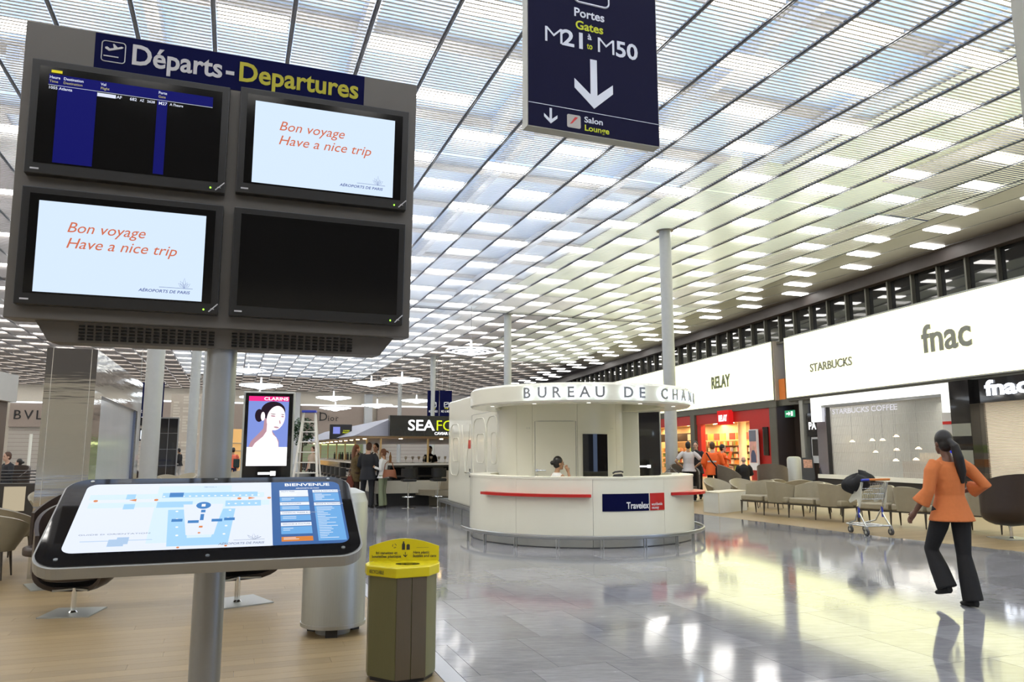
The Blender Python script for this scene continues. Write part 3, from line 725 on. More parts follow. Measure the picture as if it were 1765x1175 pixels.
# ---- long white service block behind the kiosk
u = Vector((0.289, -0.957, 0)); P0 = Vector((-1.70, 20.41, 0))
SM = Matrix(((u.x, -u.y, 0, P0.x), (u.y, u.x, 0, P0.y), (0,0,1,0), (0,0,0,1)))   # x along the side towards us, y into the block
sbk = thing('service_block', 'long white block with embossed shapes joined behind the round kiosk', 'kiosk')
bevel(B(SM).box(0, 5.35, 0.0, 3.0, 0.26, 2.87).build('body', cream, sbk), 0.04)
B(SM).box(0.05, 5.3, 0.06, 2.9, 0.0, 0.26).build('kick_plate', kick, sbk)
for (x0, x1, z0, z1) in ((0.25,1.35,0.95,2.25), (2.75,3.9,0.95,2.3), (4.0,4.9,0.95,2.3)):
    b = B(SM); pts = rrect(x0, x1, z0, z1, 0.32, 5); b.tube([(p[0], -0.004, p[1]) for p in pts], 0.012, 6, closed=True); b.build('embossed_outline', cream, sbk)
    b = B(SM); pts = rrect(x0+0.35, x1-0.1, z0+0.35, z1-0.35, 0.14, 4); b.tube([(p[0], -0.004, p[1]) for p in pts], 0.010, 6, closed=True); b.build('embossed_outline', cream, sbk)
b = B(SM); b.tube([(1.6,-0.004,2.2),(2.0,-0.004,1.0)], 0.012, 6).tube([(2.0,-0.004,1.0),(2.45,-0.004,2.2)], 0.012, 6).build('embossed_outline', cream, sbk)
b = B(SM); b.tube([(2.62,0,0.28),(2.62,0,2.4),(4.9,0,2.4)], 0.006, 4).build('door_joint', mat('joint_grey', (0.35,0.35,0.32), 0.6), sbk)
hb = B(SM).box(2.5, 2.58, -0.03, 0.0, 0.95, 1.15).tube([(2.54,-0.03,1.06),(2.54,-0.09,1.06),(2.3,-0.09,1.06)], 0.013, 8).build('lever_handle', chrome, sbk)
B(SM).box(2.28, 2.5, -0.012, 0.0, 1.62, 1.82).build('red_notice', red, sbk)
b = B(SM); b.tube([(-0.15,0.3,0.275),(-0.2,-0.2,0.275),(5.0,-0.2,0.275)], [(0.022,0.045)]*3, 8).build('bumper_rail', steel, sbk)
for x_ in (-0.1, 0.75, 1.6, 2.5, 3.4): B(SM).box(x_-0.012, x_+0.012, -0.21, -0.19, 0, 0.25).build('rail_post', steel, sbk)
# ---- display totems
def totem(loc, rz, label, lit=False):
    o = thing('display_totem', label, 'display', loc, rz)
    bevel(B().box(-0.62, 0.62, -0.04, 0.30, 0.0, 3.04).build('casing', mat('totem_casing', (0.45,0.46,0.42), 0.35, 0.3), o), 0.02)
    B().box(-0.57, 0.57, -0.06, -0.041, 0.05, 3.0).build('glass_front', gloss_black, o)
    b = B(); b.box(-0.20, 0.08, -0.066, -0.061, 0.985, 1.045).box(0.09, 0.22, -0.066, -0.061, 0.96, 1.07).build('maker_plate', lw, o)
    return o
totem((4.86, 28.0, 0), R(-9), 'switched-off black display totem between kiosk and bookshop')
tm = totem((-6.1, 19.0, 0), R(17), 'tall display totem showing a perfume advert with a dark haired model')
adb = glow('advert_blue', (0.22,0.30,0.72), 1.0); adp = glow('advert_pink', (0.9,0.03,0.25), 1.0); adw = glow('advert_white', (1,1,1), 1.25)
adsk = glow('advert_skin', (1.0,0.86,0.88), 1.15); adsh = glow('advert_shade', (0.55,0.32,0.38), 0.9); adk = glow('advert_hair', (0.02,0.01,0.02), 1.0)
def pl(name, pts, y, m_): return B().prism(pts, y-0.001, y, None).build(name, m_, tm)
X0, X1 = -0.49, 0.47
pl('screen', [(X0,1.2),(X1,1.2),(X1,2.92),(X0,2.92)], -0.063, adb)
pl('advert_white_panel', [(X0,1.2),(X1,1.2),(X1,1.66),(X0,1.66)], -0.066, adw)
pl('advert_pink_band', [(X0,2.80),(X1,2.80),(X1,2.92),(X0,2.92)], -0.066, adp)
b = B(); text(b, 'CLARINS', T_((0.16,-0.068,2.825)), 0.11, 0.0005, 'CENTER', 0.02, width=0.58); b.build('advert_lettering', adw, tm)
def ell(cx_, cz_, rx, rz_, rot=0, n=24): return [(cx_+rx*math.cos(t)*math.cos(rot)-rz_*math.sin(t)*math.sin(rot), cz_+rx*math.cos(t)*math.sin(rot)+rz_*math.sin(t)*math.cos(rot)) for t in [2*PI*i/n for i in range(n)]]
pl('advert_hair', ell(0.10,2.56,0.29,0.235), -0.066, adk)
pl('advert_bun', ell(-0.23,2.44,0.10,0.16), -0.066, adk)
pl('advert_shoulder_shade', [(-0.45,1.66),(-0.40,1.80),(-0.20,2.02),(-0.12,2.12),(-0.10,2.38),(0.12,2.3),(0.1,2.05),(0.16,1.96),(0.26,1.82),(0.27,1.66)], -0.067, adsh)
pl('advert_shoulder', [(-0.36,1.66),(-0.30,1.76),(-0.12,1.92),(-0.04,2.05),(-0.03,2.35),(0.12,2.3),(0.09,2.04),(0.12,1.97),(0.2,1.9),(0.25,1.78),(0.26,1.66)], -0.068, adsk)
pl('advert_face', ell(0.17,2.38,0.215,0.31,R(-12)), -0.069, adsk)
pl('advert_ear', ell(-0.14,2.42,0.05,0.11), -0.069, adsk)
for cx_, cz_, r_ in ((0.10,2.43,0.055),(0.33,2.42,0.035)):
    pl('advert_eye', ell(cx_,cz_,r_,0.018,R(-6)), -0.070, adsh); pl('advert_brow', ell(cx_,cz_+0.05,r_*1.15,0.008,R(-6)), -0.070, adk)
pl('advert_lips', ell(0.19,2.15,0.06,0.02,R(-8)), -0.070, adsh); pl('advert_nose', ell(0.27,2.28,0.015,0.05,R(12)), -0.070, adsh)
# ================================================================ BACK OF THE HALL
_f, _P = 1300.0, math.atan(190.5/1300)
def ray(x, y):
    u_ = (x-882.5)/_f; v_ = (587.5-y)/_f
    return Vector((u_, math.cos(_P)-v_*math.sin(_P), math.sin(_P)+v_*math.cos(_P)))
def onA(x, y, a):                           # where the far wall at distance a along the hall is met
    r_ = ray(x, y); k_ = a/r_.dot(DA); p = r_*k_; return p.dot(DN), p.z+1.55
def onG(x, y, z=0.0):
    r_ = ray(x, y); k_ = (z-1.55)/r_.z; p = r_*k_; return Vector((p.x, p.y, z))
lstrip = glow('cove_strip', (0.9,0.95,1.0), 2.2)
grille = mat('pale_shutter', (0.52,0.49,0.44), 0.5, var=0.05)
def store(x0, x1, y0, y1, txt, label, lower, size=1.5, tb=0.0, spacing=1.0, serif=True):
    t0, z1 = onA(x0, y0, 99.5); t1, _ = onA(x1, y0, 99.5); _, z0 = onA((x0+x1)/2, y1, 99.5)
    o = thing('boutique_front', label, 'shopfront')
    B(HALL).box(t0, t1, 99.0, 99.9, z0, z1).build('fascia', taupe, o)
    B(HALL).box(t0, t1, 98.9, 99.0, z1, z1+0.16).build('light_strip', lstrip, o)
    B(HALL).box(t0, t1, 99.4, 99.9, 0, z0).build('shutter', lower, o)
    b = B(HALL); z = 0.3
    while z < z0-0.2: b.box(t0, t1, 99.37, 99.4, z, z+0.05); z += 0.45
    b.build('shutter_rails', taupe, o)
    if txt:
        tc = (t0+t1)/2+tb; b = B()
        text(b, txt, HALL @ T_((tc, 98.95, (z0+z1)/2-size*0.33)), size, 0.03, 'CENTER', 0.0, space=spacing)
        b.build('lettering', dark, o)
    return o, t0, t1, z0, z1
o, t0, t1, z0, z1 = store(518, 627, 699, 757, '', 'taupe boutique front with large dark serif name above the bar roof', mat('green_lit_shop', (0.35,0.42,0.25), 0.5, var=0.3, scale=0.4))
# serif name built letter by letter: thick-thin capital and small capitals with serifs
def serif_text(M, items, m_, parent):
    b = B()
    for s_, x_, sz in items:
        text(b, s_, M @ T_((x_, 0, 0)), sz, 0.02, 'LEFT', 0.0)
        b_feet = {'D': (0.06,), 'i': (0.1,), 'o': (), 'r': (0.12,)}[s_]
        for fx in b_feet:
            b.box(x_+fx*sz-0.06*sz, x_+fx*sz+0.17*sz, -0.02, 0.02, -0.015*sz, 0.02*sz, M)
            b.box(x_+fx*sz-0.06*sz, x_+fx*sz+0.10*sz, -0.02, 0.02, (0.70 if s_ == 'D' else 0.53)*sz, (0.735 if s_ == 'D' else 0.56)*sz, M)
        if s_ == 'D': b.box(x_+0.1*sz, x_+0.17*sz, -0.02, 0.02, 0, 0.7*sz, M)
    return b.build('lettering', m_, parent)
serif_text(HALL @ T_(((t0+t1)/2-1.75, 98.95, z0+2.35)), [('D',0,1.5),('i',1.12,1.0),('o',1.42,1.0),('r',2.08,1.0)], dark, o)
B(HALL).box(t0+2.5, t1-1, 98.6, 98.7, z0-0.7, z0-0.45).build('lit_lintel', glow('yellow_lintel', (0.9,1.0,0.45), 1.6), o)
store(20, 140, 694, 736, 'BVLGARI', 'taupe boutique front with wide spaced dark name at the far left', grille, 1.5, 0.5, 1.3)
store(206, 300, 691, 736, 'BURBERRY', 'taupe boutique front whose name ends beside the blue gate banner', grille, 1.2, -3.4, 1.1)
store(330, 424, 694, 742, '', 'plain taupe boutique front behind the display pole and lit totem', mat('warm_lit_shop', (0.5,0.38,0.2), 0.5, var=0.6, scale=0.5))
store(650, 738, 701, 757, '', 'taupe boutique front right of the big serif name, behind the bar sign', grille)
store(428, 500, 697, 757, '', 'taupe boutique front directly behind the lit advert totem', grille)
# pilasters and the beige patterned wall block on the far wall
for x0, x1 in ((502,517),(628,641)):
    t0, _ = onA(x0, 700, 98.5); t1, _ = onA(x1, 700, 98.5)
    tag(B(HALL).box(t0, t1, 98.0, 98.8, 0, 8.9).build('wall_pilaster', mat('pale_pilaster', (0.55,0.58,0.6), 0.4)), 'pale blue-grey pilaster on the far wall %s the large serif shop name' % ('left of' if x0 < 520 else 'right of'), 'pilaster')
o = thing('patterned_wall_block', 'beige wall block with a pattern of paler bricks between the two left columns', 'wall')
t0, z1 = onA(296, 678, 70); t1, _ = onA(372, 678, 70)
B(HALL).box(t0, t1, 70, 71, 0, z1).build('body', mat('beige_block', (0.50,0.44,0.36), 0.6), o)
random.seed(3)
for i in range(2, 26):
    for j in range(4):
        if random.random() < 0.62:
            wd = (t1-t0)/4.6; x_ = t0+0.2+j*wd; z = i*0.24+0.3
            if z < z1-0.3: B(HALL).box(x_, x_+wd*random.uniform(0.4,0.9), 69.95, 70, z, z+0.17).build('brick', mat('pale_brick', (0.62,0.57,0.48), 0.6), o)
# gate banners
def banner(x0, x1, y0, y1, dist, label, arrow, gr=None, box=False):
    p0 = ray(x0, y0); p0 *= dist/p0.y; p1 = ray(x1, y0); p1 *= dist/p1.y; z1 = p0.z+1.55; z0 = ray((x0+x1)/2, y1); z0 = (z0*(dist/z0.y)).z+1.55
    wd = p1.x-p0.x; o = thing('gate_banner', label, 'sign', ((p0.x+p1.x)/2, dist, 0), R(12), gr)
    B().box(-wd/2, wd/2, -0.06, 0.06, z0, z1).build('panel', navy, o)
    h = z1-z0
    b = B(); ic = z0+h*0.42
    b.tube([(p[0], -0.065, p[1]) for p in rrect(-wd*0.12, wd*0.25, ic, ic+h*0.16, 0.04*wd, 3)], 0.03, 4, closed=True)
    b.prism([(-wd*0.06, ic+h*0.06), (wd*0.2, ic+h*0.11), (wd*0.2, ic+h*0.13), (-wd*0.02, ic+h*0.09)], -0.075, -0.06)
    text(b, 'M21 à M50', T_((0, -0.07, ic-h*0.19)), h*0.11, 0.003, 'CENTER', 0.02, width=wd*0.75)
    if arrow:
        a0 = z0+h*0.05; b.prism([(-wd*0.2,a0+h*0.07),(0,a0+h*0.13),(0.03*wd,a0+h*0.11),(-wd*0.1,a0+h*0.08),(wd*0.28,a0+h*0.08),(wd*0.28,a0+h*0.055),(-wd*0.1,a0+h*0.055),(0.03*wd,a0+h*0.02),(0,a0)], -0.075, -0.06)
    b.build('lettering', mat('sign_white', (0.85,0.86,0.9), 0.4), o)
    b = B(); text(b, 'Portes Gates', T_((wd*0.05, -0.07, ic-h*0.07)), h*0.08, 0.003, 'CENTER', 0.02, width=wd*0.3); b.build('yellow_lettering', mat('sign_yellow', (0.85,0.78,0.02), 0.4), o)
    b = B()
    for sx in (-wd*0.3, wd*0.3): b.cyl(sx, 0, z1, ZC, 0.015, n=8)
    b.build('hanging_rods', steel, o)
    return o
banner(234, 282, 659, 727, 40, 'navy hanging gate banner with white arrow behind the thick left column', True)
banner(737, 757, 673, 722, 60, 'left one of two navy hanging banners above the seafood sign', False)
banner(758, 779, 673, 722, 60, 'right one of two navy hanging banners, partly behind the white block', False)
o = thing('information_screen', 'flat screens on a pole under the navy banner behind the thick column', 'screen', (ray(262,780).x*40/ray(262,780).y, 40, 0), R(10))
B().cyl(0, 0, 0, 3.3, 0.04).build('pole', dark, o)
B().box(-0.75, 0.75, -0.1, 0.05, 2.9, 3.3).build('upper_screen', gloss_black, o)
B().box(-0.75, 0.6, -0.1, 0.05, 2.1, 2.75).build('screen_case', dark, o); B().box(-0.6, 0.45, -0.11, -0.10, 2.2, 2.65).build('lit_screen', glow('white_screen', (0.85,0.92,1), 1.3), o)
B().box(-0.35, 0.35, -0.12, 0.0, 0.95, 1.3).build('lower_screen', glow('blue_white_screen', (0.6,0.8,1), 0.9), o)
p = ray(288,780); p *= 36/p.y
o = thing('glass_advert_panel', 'tall black glass panel divided into squares beside the left column', 'panel', (p.x, 36, 0), R(14))
B().box(-0.42, 0.42, -0.05, 0.05, 0, 3.1).build('glass', gloss_black, o)
b = B(); b.box(-0.44,0.44,-0.06,0.06,3.1,3.16).box(0.41,0.45,-0.06,0.06,0,3.12)
for z in (0.9,1.65,2.4): b.box(-0.42,0.42,-0.058,-0.05,z,z+0.015)
b.box(-0.01,0.01,-0.058,-0.05,0,3.1).build('frame', mat('glass_joint', (0.2,0.2,0.2), 0.4), o)
# lit perfume shop cabinets glimpsed right of the pole
o = thing('lit_display_cabinet', 'warm lit glass cabinet behind the person in coral red', 'cabinet', (*(ray(407,780)*(70/ray(407,780).y)).xy, 0), R(15))
B().box(-1.2, 1.2, 0, 0.6, 0, 3.6).build('case', mat('amber_case', (0.55,0.33,0.12), 0.4, emit=0.5, ecol=(0.8,0.45,0.15)), o)
for z in (0.9,1.6,2.3): B().box(-1.2,1.2,-0.15,0,z,z+0.05).build('shelf', steel, o)
# pendant lamps -------------------------------------------------
pg = glow('pendant_white', (0.86,0.93,1.0), 2.6)
pendm = mat('pendant_metal', (0.3,0.3,0.32), 0.3, 0.7)
def pendant(x, y, z, label):
    o = thing('pendant_lamp', label, 'pendant lamp', (x, y, z), random.uniform(0, 1))
    for r_, zz, rr in ((1.3, 0.0, 0.04), (0.98, -0.07, 0.035), (0.7, -0.12, 0.03)):
        B().tube([(r_*math.cos(2*PI*i/36), r_*math.sin(2*PI*i/36), zz) for i in range(36)], rr, 6, closed=True).build('light_ring', pg, o, smooth=True)
    B().lathe([(0.0,-0.28),(0.2,-0.25),(0.42,-0.17),(0.44,-0.15),(0.15,-0.10),(0.06,0.05),(0.05,0.5),(0.0,0.52)], 24).build('glass_cone', pg, o, smooth=True)
    b = B()
    for i in range(6):
        a = 2*PI*i/6; b.tube([(0.06*math.cos(a),0.06*math.sin(a),0.0),(1.3*math.cos(a),1.3*math.sin(a),0.0)], 0.014, 5)
    b.build('spokes', pendm, o)
    b = B(); b.cyl(0,0,0.55,ZC-z,0.012,n=6)
    for i in range(3):
        a = 2*PI*i/3; b.tube([(0,0,0.75),(0.9*math.cos(a),0.9*math.sin(a),0.85)], 0.012, 5)
    b.build('suspension_rod', pendm, o)
for x, y, z, lb in [(-8.29,37.6,6.45,'large ring pendant lamp directly under the right end of the vent box'),(-2.15,39.3,6.8,'ring pendant lamp nearest the kiosk, left of the middle column'),(-20.48,58.3,7.79,'pendant lamp just right of the display pole, uppermost there'),(-10.19,54.5,6.46,'pendant lamp left of the overlapping one in the middle row'),(-7.27,49.7,6.26,'pendant lamp whose ring overlaps its left neighbour'),(-16.1,48.3,5.75,'wide pendant lamp above left edge of the lit advert totem'),(-13.78,58.3,5.67,'bowl shaped pendant lamp above the large serif shop name'),(-17.67,52.8,5.3,'lowest pendant lamp right above the lit advert totem'),(-11.6,65.0,5.5,'small far pendant lamp right of the large serif shop name'),(-15.19,65.0,5.25,'small far pendant lamp touching the large serif shop name'),(-8.55,67.6,6.07,'farthest pendant lamp at right above the seafood sign')]:
    pendant(x, y, z, lb)
# ---- seafood bar ----------------------------------------------
BT, BA = 3.93, 21.9
def BP(t, a, z=0): return TA(BT+t, BA+a, z)
BMx = T_(BP(0,0)) @ RZ(-AX)
bar = thing('seafood_bar', 'long seafood bar with pale worktop, black band and cream front', 'bar')
barwhite = mat('bar_worktop', (0.75,0.74,0.70), 0.25); creamp = mat('bar_cream', (0.62,0.59,0.50), 0.4)
B(BMx).box(-0.15, 7.5, -0.15, 0.7, 1.16, 1.22).box(-0.15, 0.7, 0.7, 17, 1.16, 1.22).build('worktop', barwhite, bar)
B(BMx).box(0.0, 7.5, 0.0, 0.5, 0.72, 1.16).box(0, 0.5, 0.5, 17, 0.72, 1.16).build('black_band', gloss_black, bar)
B(BMx).box(-0.02, 7.5, -0.02, 0.5, 0.36, 0.72).box(-0.02, 0.5, 0.5, 17, 0.36, 0.72).build('cream_panel', creamp, bar)
B(BMx).box(0.15, 7.5, 0.15, 0.5, 0.0, 0.36).box(0.15, 0.5, 0.5, 17, 0, 0.36).build('plinth', dark, bar)
brass = mat('brass', (0.7,0.55,0.3), 0.3, 0.9)
for t_, a_ in [(0.1,0.1),(1.5,0.1),(3.0,0.1),(4.5,0.1),(0.1,2.5),(0.1,5),(0.1,7.5),(0.1,10),(0.1,13),(0.1,16)]:
    B(BMx).cyl(t_, a_, 1.22, 2.0, 0.03, n=10).build('brass_post', brass, bar)
cn = thing('bar_canopy', 'grey sloping canopy roof over the seafood bar', 'canopy')
greyc = mat('canopy_grey', (0.26,0.26,0.30), 0.5)
v0 = [(-0.8,-0.7,1.98),(8,-0.7,1.98),(8,17.5,1.98),(-0.8,17.5,1.98),(0.3,-0.55,2.5),(8,-0.55,2.5),(8,16.2,2.5),(0.3,16.2,2.5)]
B(BMx).add(v0, [(0,3,2,1),(4,5,6,7),(0,1,5,4),(1,2,6,5),(2,3,7,6),(3,0,4,7)]).build('roof', greyc, cn)
B(BMx).box(-0.7, 8, -0.6, 17.3, 1.92, 1.978).build('wooden_soffit', mat('lit_soffit', (0.62,0.42,0.22), 0.4), cn)
for i in range(12): B(BMx).cyl(-0.35, 0.2+i*1.3, 1.905, 1.92, 0.05, n=8).build('soffit_spot', warm, cn)
for i in range(5): B(BMx).cyl(0.6+i*1.2, -0.3, 1.905, 1.92, 0.05, n=8).build('soffit_spot', warm, cn)
sg = thing('seafood_sign', 'black seafood bar sign with white and yellow letters', 'sign')
B(BMx).box(0.15, 7.9, -0.95, -0.72, 1.98, 2.55).build('panel', gloss_black, sg)
b = B(); text(b, 'SEA', BMx @ T_((0.65,-0.97,2.14)), 0.42, 0.01, 'LEFT', 0.012, width=0.76); b.build('white_lettering', lw, sg)
yl = glow('yellow_lit', (0.75,0.85,0.02), 1.0)
b = B(); text(b, 'FOOD', BMx @ T_((1.45,-0.97,2.14)), 0.42, 0.01, 'LEFT', -0.004, width=1.15); b.build('yellow_lettering', yl, sg)
b = B(); text(b, 'BAR', BMx @ T_((2.1,-0.99,2.2)), 0.14, 0.01, 'LEFT', 0.02); text(b, 'CAVIAR HOUSE &', BMx @ T_((1.42,-0.97,2.02)), 0.11, 0.01, 'LEFT', 0.01); b.build('small_lettering', lw, sg)
mb = thing('menu_screen', 'black menu screen fixed on the sloping bar canopy', 'screen')
B(BMx).box(-0.92, -0.86, 3.2, 3.9, 1.95, 2.4).box(-1.0,-0.3,3.12,3.22,1.95,2.42).build('case', dark, mb)
B(BMx).box(-0.9, -0.68, 3.10, 3.118, 2.12, 2.34).build('picture', glow('blue_picture', (0.3,0.35,0.9), 0.8), mb)
b = B(); text(b, 'CAVIAR\nPRUNIER', BMx @ T_((-0.48,3.1,2.2)), 0.06, 0.003); b.build('lettering', yl, mb)
# bottles and glasses on the worktop
gl_ = mat('clear_glass', (0.9,0.92,0.9), 0.05, trans=0.9)
bot = [mat('bottle_green', (0.03,0.08,0.03), 0.1), mat('bottle_amber', (0.3,0.14,0.03), 0.15), mat('bottle_dark', (0.02,0.02,0.02), 0.1)]
prof = [(0,0),(0.037,0),(0.037,0.19),(0.014,0.25),(0.014,0.31),(0,0.31)]
bme = [B().lathe(prof, 10).mesh('bottle', m_, True) for m_ in bot]
gme = B().lathe([(0,0),(0.035,0.0),(0.006,0.01),(0.006,0.09),(0.035,0.13),(0.04,0.19)], 10).mesh('wine_glass', gl_, True)
pme = B().lathe([(0,0),(0.06,0),(0.11,0.015),(0.11,0.02),(0,0.01)], 14).mesh('plate', mat('plate_white', (0.8,0.8,0.78), 0.3), True)
random.seed(11)
def on_bar(me, t_, a_, lab, cat, gr, nm_):
    q = bpy.data.objects.new(nm_, me); C.objects.link(q); q.location = BP(t_, a_, 1.22); return tag(q, lab, cat, gr)
for i in range(34): on_bar(random.choice(bme), random.uniform(0.35,0.6), 1.0+i*0.4, 'dark bottle standing on the receding side of the bar', 'bottle', 'bottles on the bar side', 'bottle')
for i in range(22): on_bar(gme, 0.9+i*0.2, random.uniform(0.3,0.55), 'stemmed glass on the front worktop of the bar', 'glass', 'glasses on the bar', 'wine_glass')
for i in range(14): on_bar(pme, 0.6+i*0.3, 0.15, 'white plate on the front worktop of the bar', 'plate', 'plates on the bar', 'plate')
for i in range(16): on_bar(pme, 0.12, 1.2+i*0.8, 'white plate on the receding side of the bar', 'plate', 'plates on the bar side', 'plate')
o = thing('cash_register', 'pale tilted till screen at right end of the bar worktop', 'till', BP(3.4,0.45,1.22), -AX+R(20))
b = B(); b.prism([(-0.16,0),(0.2,0),(0.28,0.3),(0.02,0.1)], -0.18, 0.18); b.build('screen', mat('till_grey', (0.5,0.5,0.48), 0.4), o); B().box(-0.2,0.2,-0.2,0.2,0,0.03).build('foot', dark, o)
# stools
def stool(p, rz, label, grp=None, src=None):
    if src: return copy_tree(src, None, p, rz, label, grp)
    o = thing('bar_stool', label, 'bar stool', p, rz, grp)
    B().lathe([(0,0),(0.21,0),(0.21,0.012),(0.03,0.03),(0.025,0.03)], 24).build('base', chrome, o, smooth=True)
    B().cyl(0,0,0.02,0.72,0.025).build('post', chrome, o, smooth=True)
    B().tube([(0.17*math.cos(2*PI*i/20), 0.17*math.sin(2*PI*i/20)-0.03, 0.3) for i in range(20)], 0.012, 6, closed=True).tube([(0,0,0.3),(0.0,-0.19,0.3)],0.01,6).build('footrest', chrome, o, smooth=True)
    bevel(B().box(-0.2,0.2,-0.19,0.19,0.72,0.80).build('seat', mat('black_leather', (0.015,0.015,0.015), 0.35), o), 0.03)
    B().grid(lambda u_, v_: (0.22*math.cos(PI*(1.08+u_*0.84)), 0.21*math.sin(PI*(1.08+u_*0.84)), 0.84+0.24*v_), 10, 2, 0.03).build('backrest', mat('black_leather', (0,)*3), o, smooth=True)
    return o
KIDS.clear()
s0_ = stool(BP(0.75,-0.75), -AX, 'bar stool hidden half behind the woman with the brown bag')
stool(BP(1.6,-0.75), -AX+0.1, 'middle bar stool at the black front of the seafood bar', None, s0_)
stool(BP(2.4,-0.75), -AX-0.15, 'bar stool nearest the round beige bench', None, s0_)
stool(BP(3.2,-0.75), -AX-0.1, 'bar stool partly hidden by the white service block', None, s0_)
for i in range(13): stool(BP(-0.75, 0.8+i*1.1), -AX-PI/2, 'bar stool in the receding row along the bar side', 'stools along the bar side', s0_)
# round bench
o = thing('round_bench', 'round beige upholstered bench with raised centre beside the white block', 'bench', (-1.8, 23.05, 0))
bei = mat('beige_leather', (0.33,0.29,0.21), 0.4, var=0.08)
B().lathe([(0,0),(0.78,0),(0.80,0.26),(0.95,0.30),(0,0.30)], 48).build('base', mat('bench_base', (0.2,0.18,0.13), 0.4), o, smooth=30)
for i in range(6):
    a0 = i*60+10; B().arc(0.45, 1.18, 0.30, 0.46, R(a0+0.3), R(a0+59.7), 12).build('seat_cushion', bei, o, smooth=30)
B().lathe([(0.62,0.46),(0.52,0.98),(0.48,1.0),(0,1.0)], 40).build('backrest', bei, o, smooth=30)
# step ladder
o = thing('step_ladder', 'white aluminium step ladder with blue top standing before the bar', 'ladder', (-5.22, 19.5, 0), R(8))
lad = mat('ladder_white', (0.75,0.73,0.66), 0.4); bl = mat('ladder_blue', (0.03,0.05,0.4), 0.4)
for s_ in (-1, 1):
    B().tube([(s_*0.37,-0.55,0),(s_*0.14,0,2.56)], [(0.03,0.015)]*2, 6).build('front_rail', lad, o)
    B().tube([(s_*0.36,0.65,0),(s_*0.15,0.08,2.5)], [(0.025,0.012)]*2, 6).build('rear_rail', lad, o)
for i in range(9):
    f_ = (i+1)/10.0; hw = 0.37-0.23*f_; B().box(-hw, hw, -0.55+0.55*f_-0.05, -0.55+0.55*f_+0.05, 2.56*f_-0.012, 2.56*f_+0.012).build('step', lad, o)
bevel(B().box(-0.18,0.18,-0.12,0.14,2.54,2.60).build('top_cap', bl, o), 0.01)
B().tube([(-0.3,-0.35,0.9),(-0.2,0.15,0.72),(0.0,0.3,0.8),(0.22,0.2,0.7),(0.3,-0.3,0.92)], 0.012, 6).build('blue_strap', bl, o)
# topiary plant and pot
o = thing('potted_tree', 'dark green ball shaped potted tree left of the ladder', 'plant', (*(ray(520,780)*(31/ray(520,780).y)).xy, 0))
B().lathe([(0,0),(0.35,0),(0.45,0.7),(0.4,0.72),(0,0.68)], 20).build('pot', mat('pot_grey', (0.3,0.3,0.28), 0.5), o, smooth=True)
B().cyl(0,0,0.68,2.0,0.04,n=8).build('trunk', mat('bark', (0.1,0.06,0.03), 0.8), o)
b = B(); random.seed(5)
for i in range(900):
    v = Vector((random.gauss(0,1), random.gauss(0,1), random.gauss(0,1))).normalized()*random.uniform(0.25,0.56); v.z *= 1.1; v.z += 2.35
    a = random.uniform(0, PI*2); s_ = 0.07; d1 = Vector((math.cos(a), math.sin(a), random.uniform(-.6,.6)))*s_; d2 = Vector((-math.sin(a), math.cos(a), random.uniform(-.6,.6)))*s_*0.5
    b.add([tuple(v-d1), tuple(v+d2), tuple(v+d1), tuple(v-d2)], [(0,1,2,3)])
b.build('foliage', mat('dark_leaf', (0.015,0.06,0.012), 0.5, var=0.4, rnd=0.1), o)['kind'] = 'stuff'
# ---- mirror clad portal on the left
mirror = mat('rippled_mirror', (0.55,0.54,0.50), 0.05, 1.0, scale=1.3, stretch=(0.3,0.3,5), bump=0.25, var=0.05)
mp = thing('mirror_portal', 'mirror-clad portal frame with grey glass panel standing on the left', 'display frame')
PT, PA_ = -2.29, 11.05
HM = HALL @ T_((PT, PA_, 0))
B(HM).box(0, 0.58, 0, 0.55, 0, 2.87).build('near_post', mirror, mp)
B(HM).add([(0,0.55,2.45),(0.58,0.55,2.3),(0.58,4.8,2.3),(0,4.8,2.45),(0,0.55,2.87),(0.58,0.55,2.87),(0.58,4.8,2.87),(0,4.8,2.87)], [(0,3,2,1),(4,5,6,7),(0,1,5,4),(1,2,6,5),(2,3,7,6),(3,0,4,7)]).build('top_beam', mirror, mp)
B(HM).box(0, 0.58, 4.8, 5.35, 0, 2.87).build('far_post', mirror, mp)
B(HM).box(0.48, 0.52, 0.55, 4.8, 0.12, 2.32).build('glass_panel', mat('grey_glass_panel', (0.42,0.45,0.50), 0.12, var=0.1, scale=1.0), mp)
b = B(HM); b.box(0.52,0.56,4.7,4.8,0.1,2.3).box(0.52,0.55,0.55,0.62,0.1,2.3).box(0.44,0.56,0.55,4.8,0.06,0.12).build('panel_frame', mat('blue_steel', (0.25,0.3,0.45), 0.2, 0.8), mp)
# joints on the near post
b = B(HM); 
for x_ in (0.07, 0.51): b.box(x_, x_+0.006, -0.003, 0, 0, 2.87)
b.build('post_joint', mat('joint_light', (0.5,0.48,0.42), 0.4), mp)
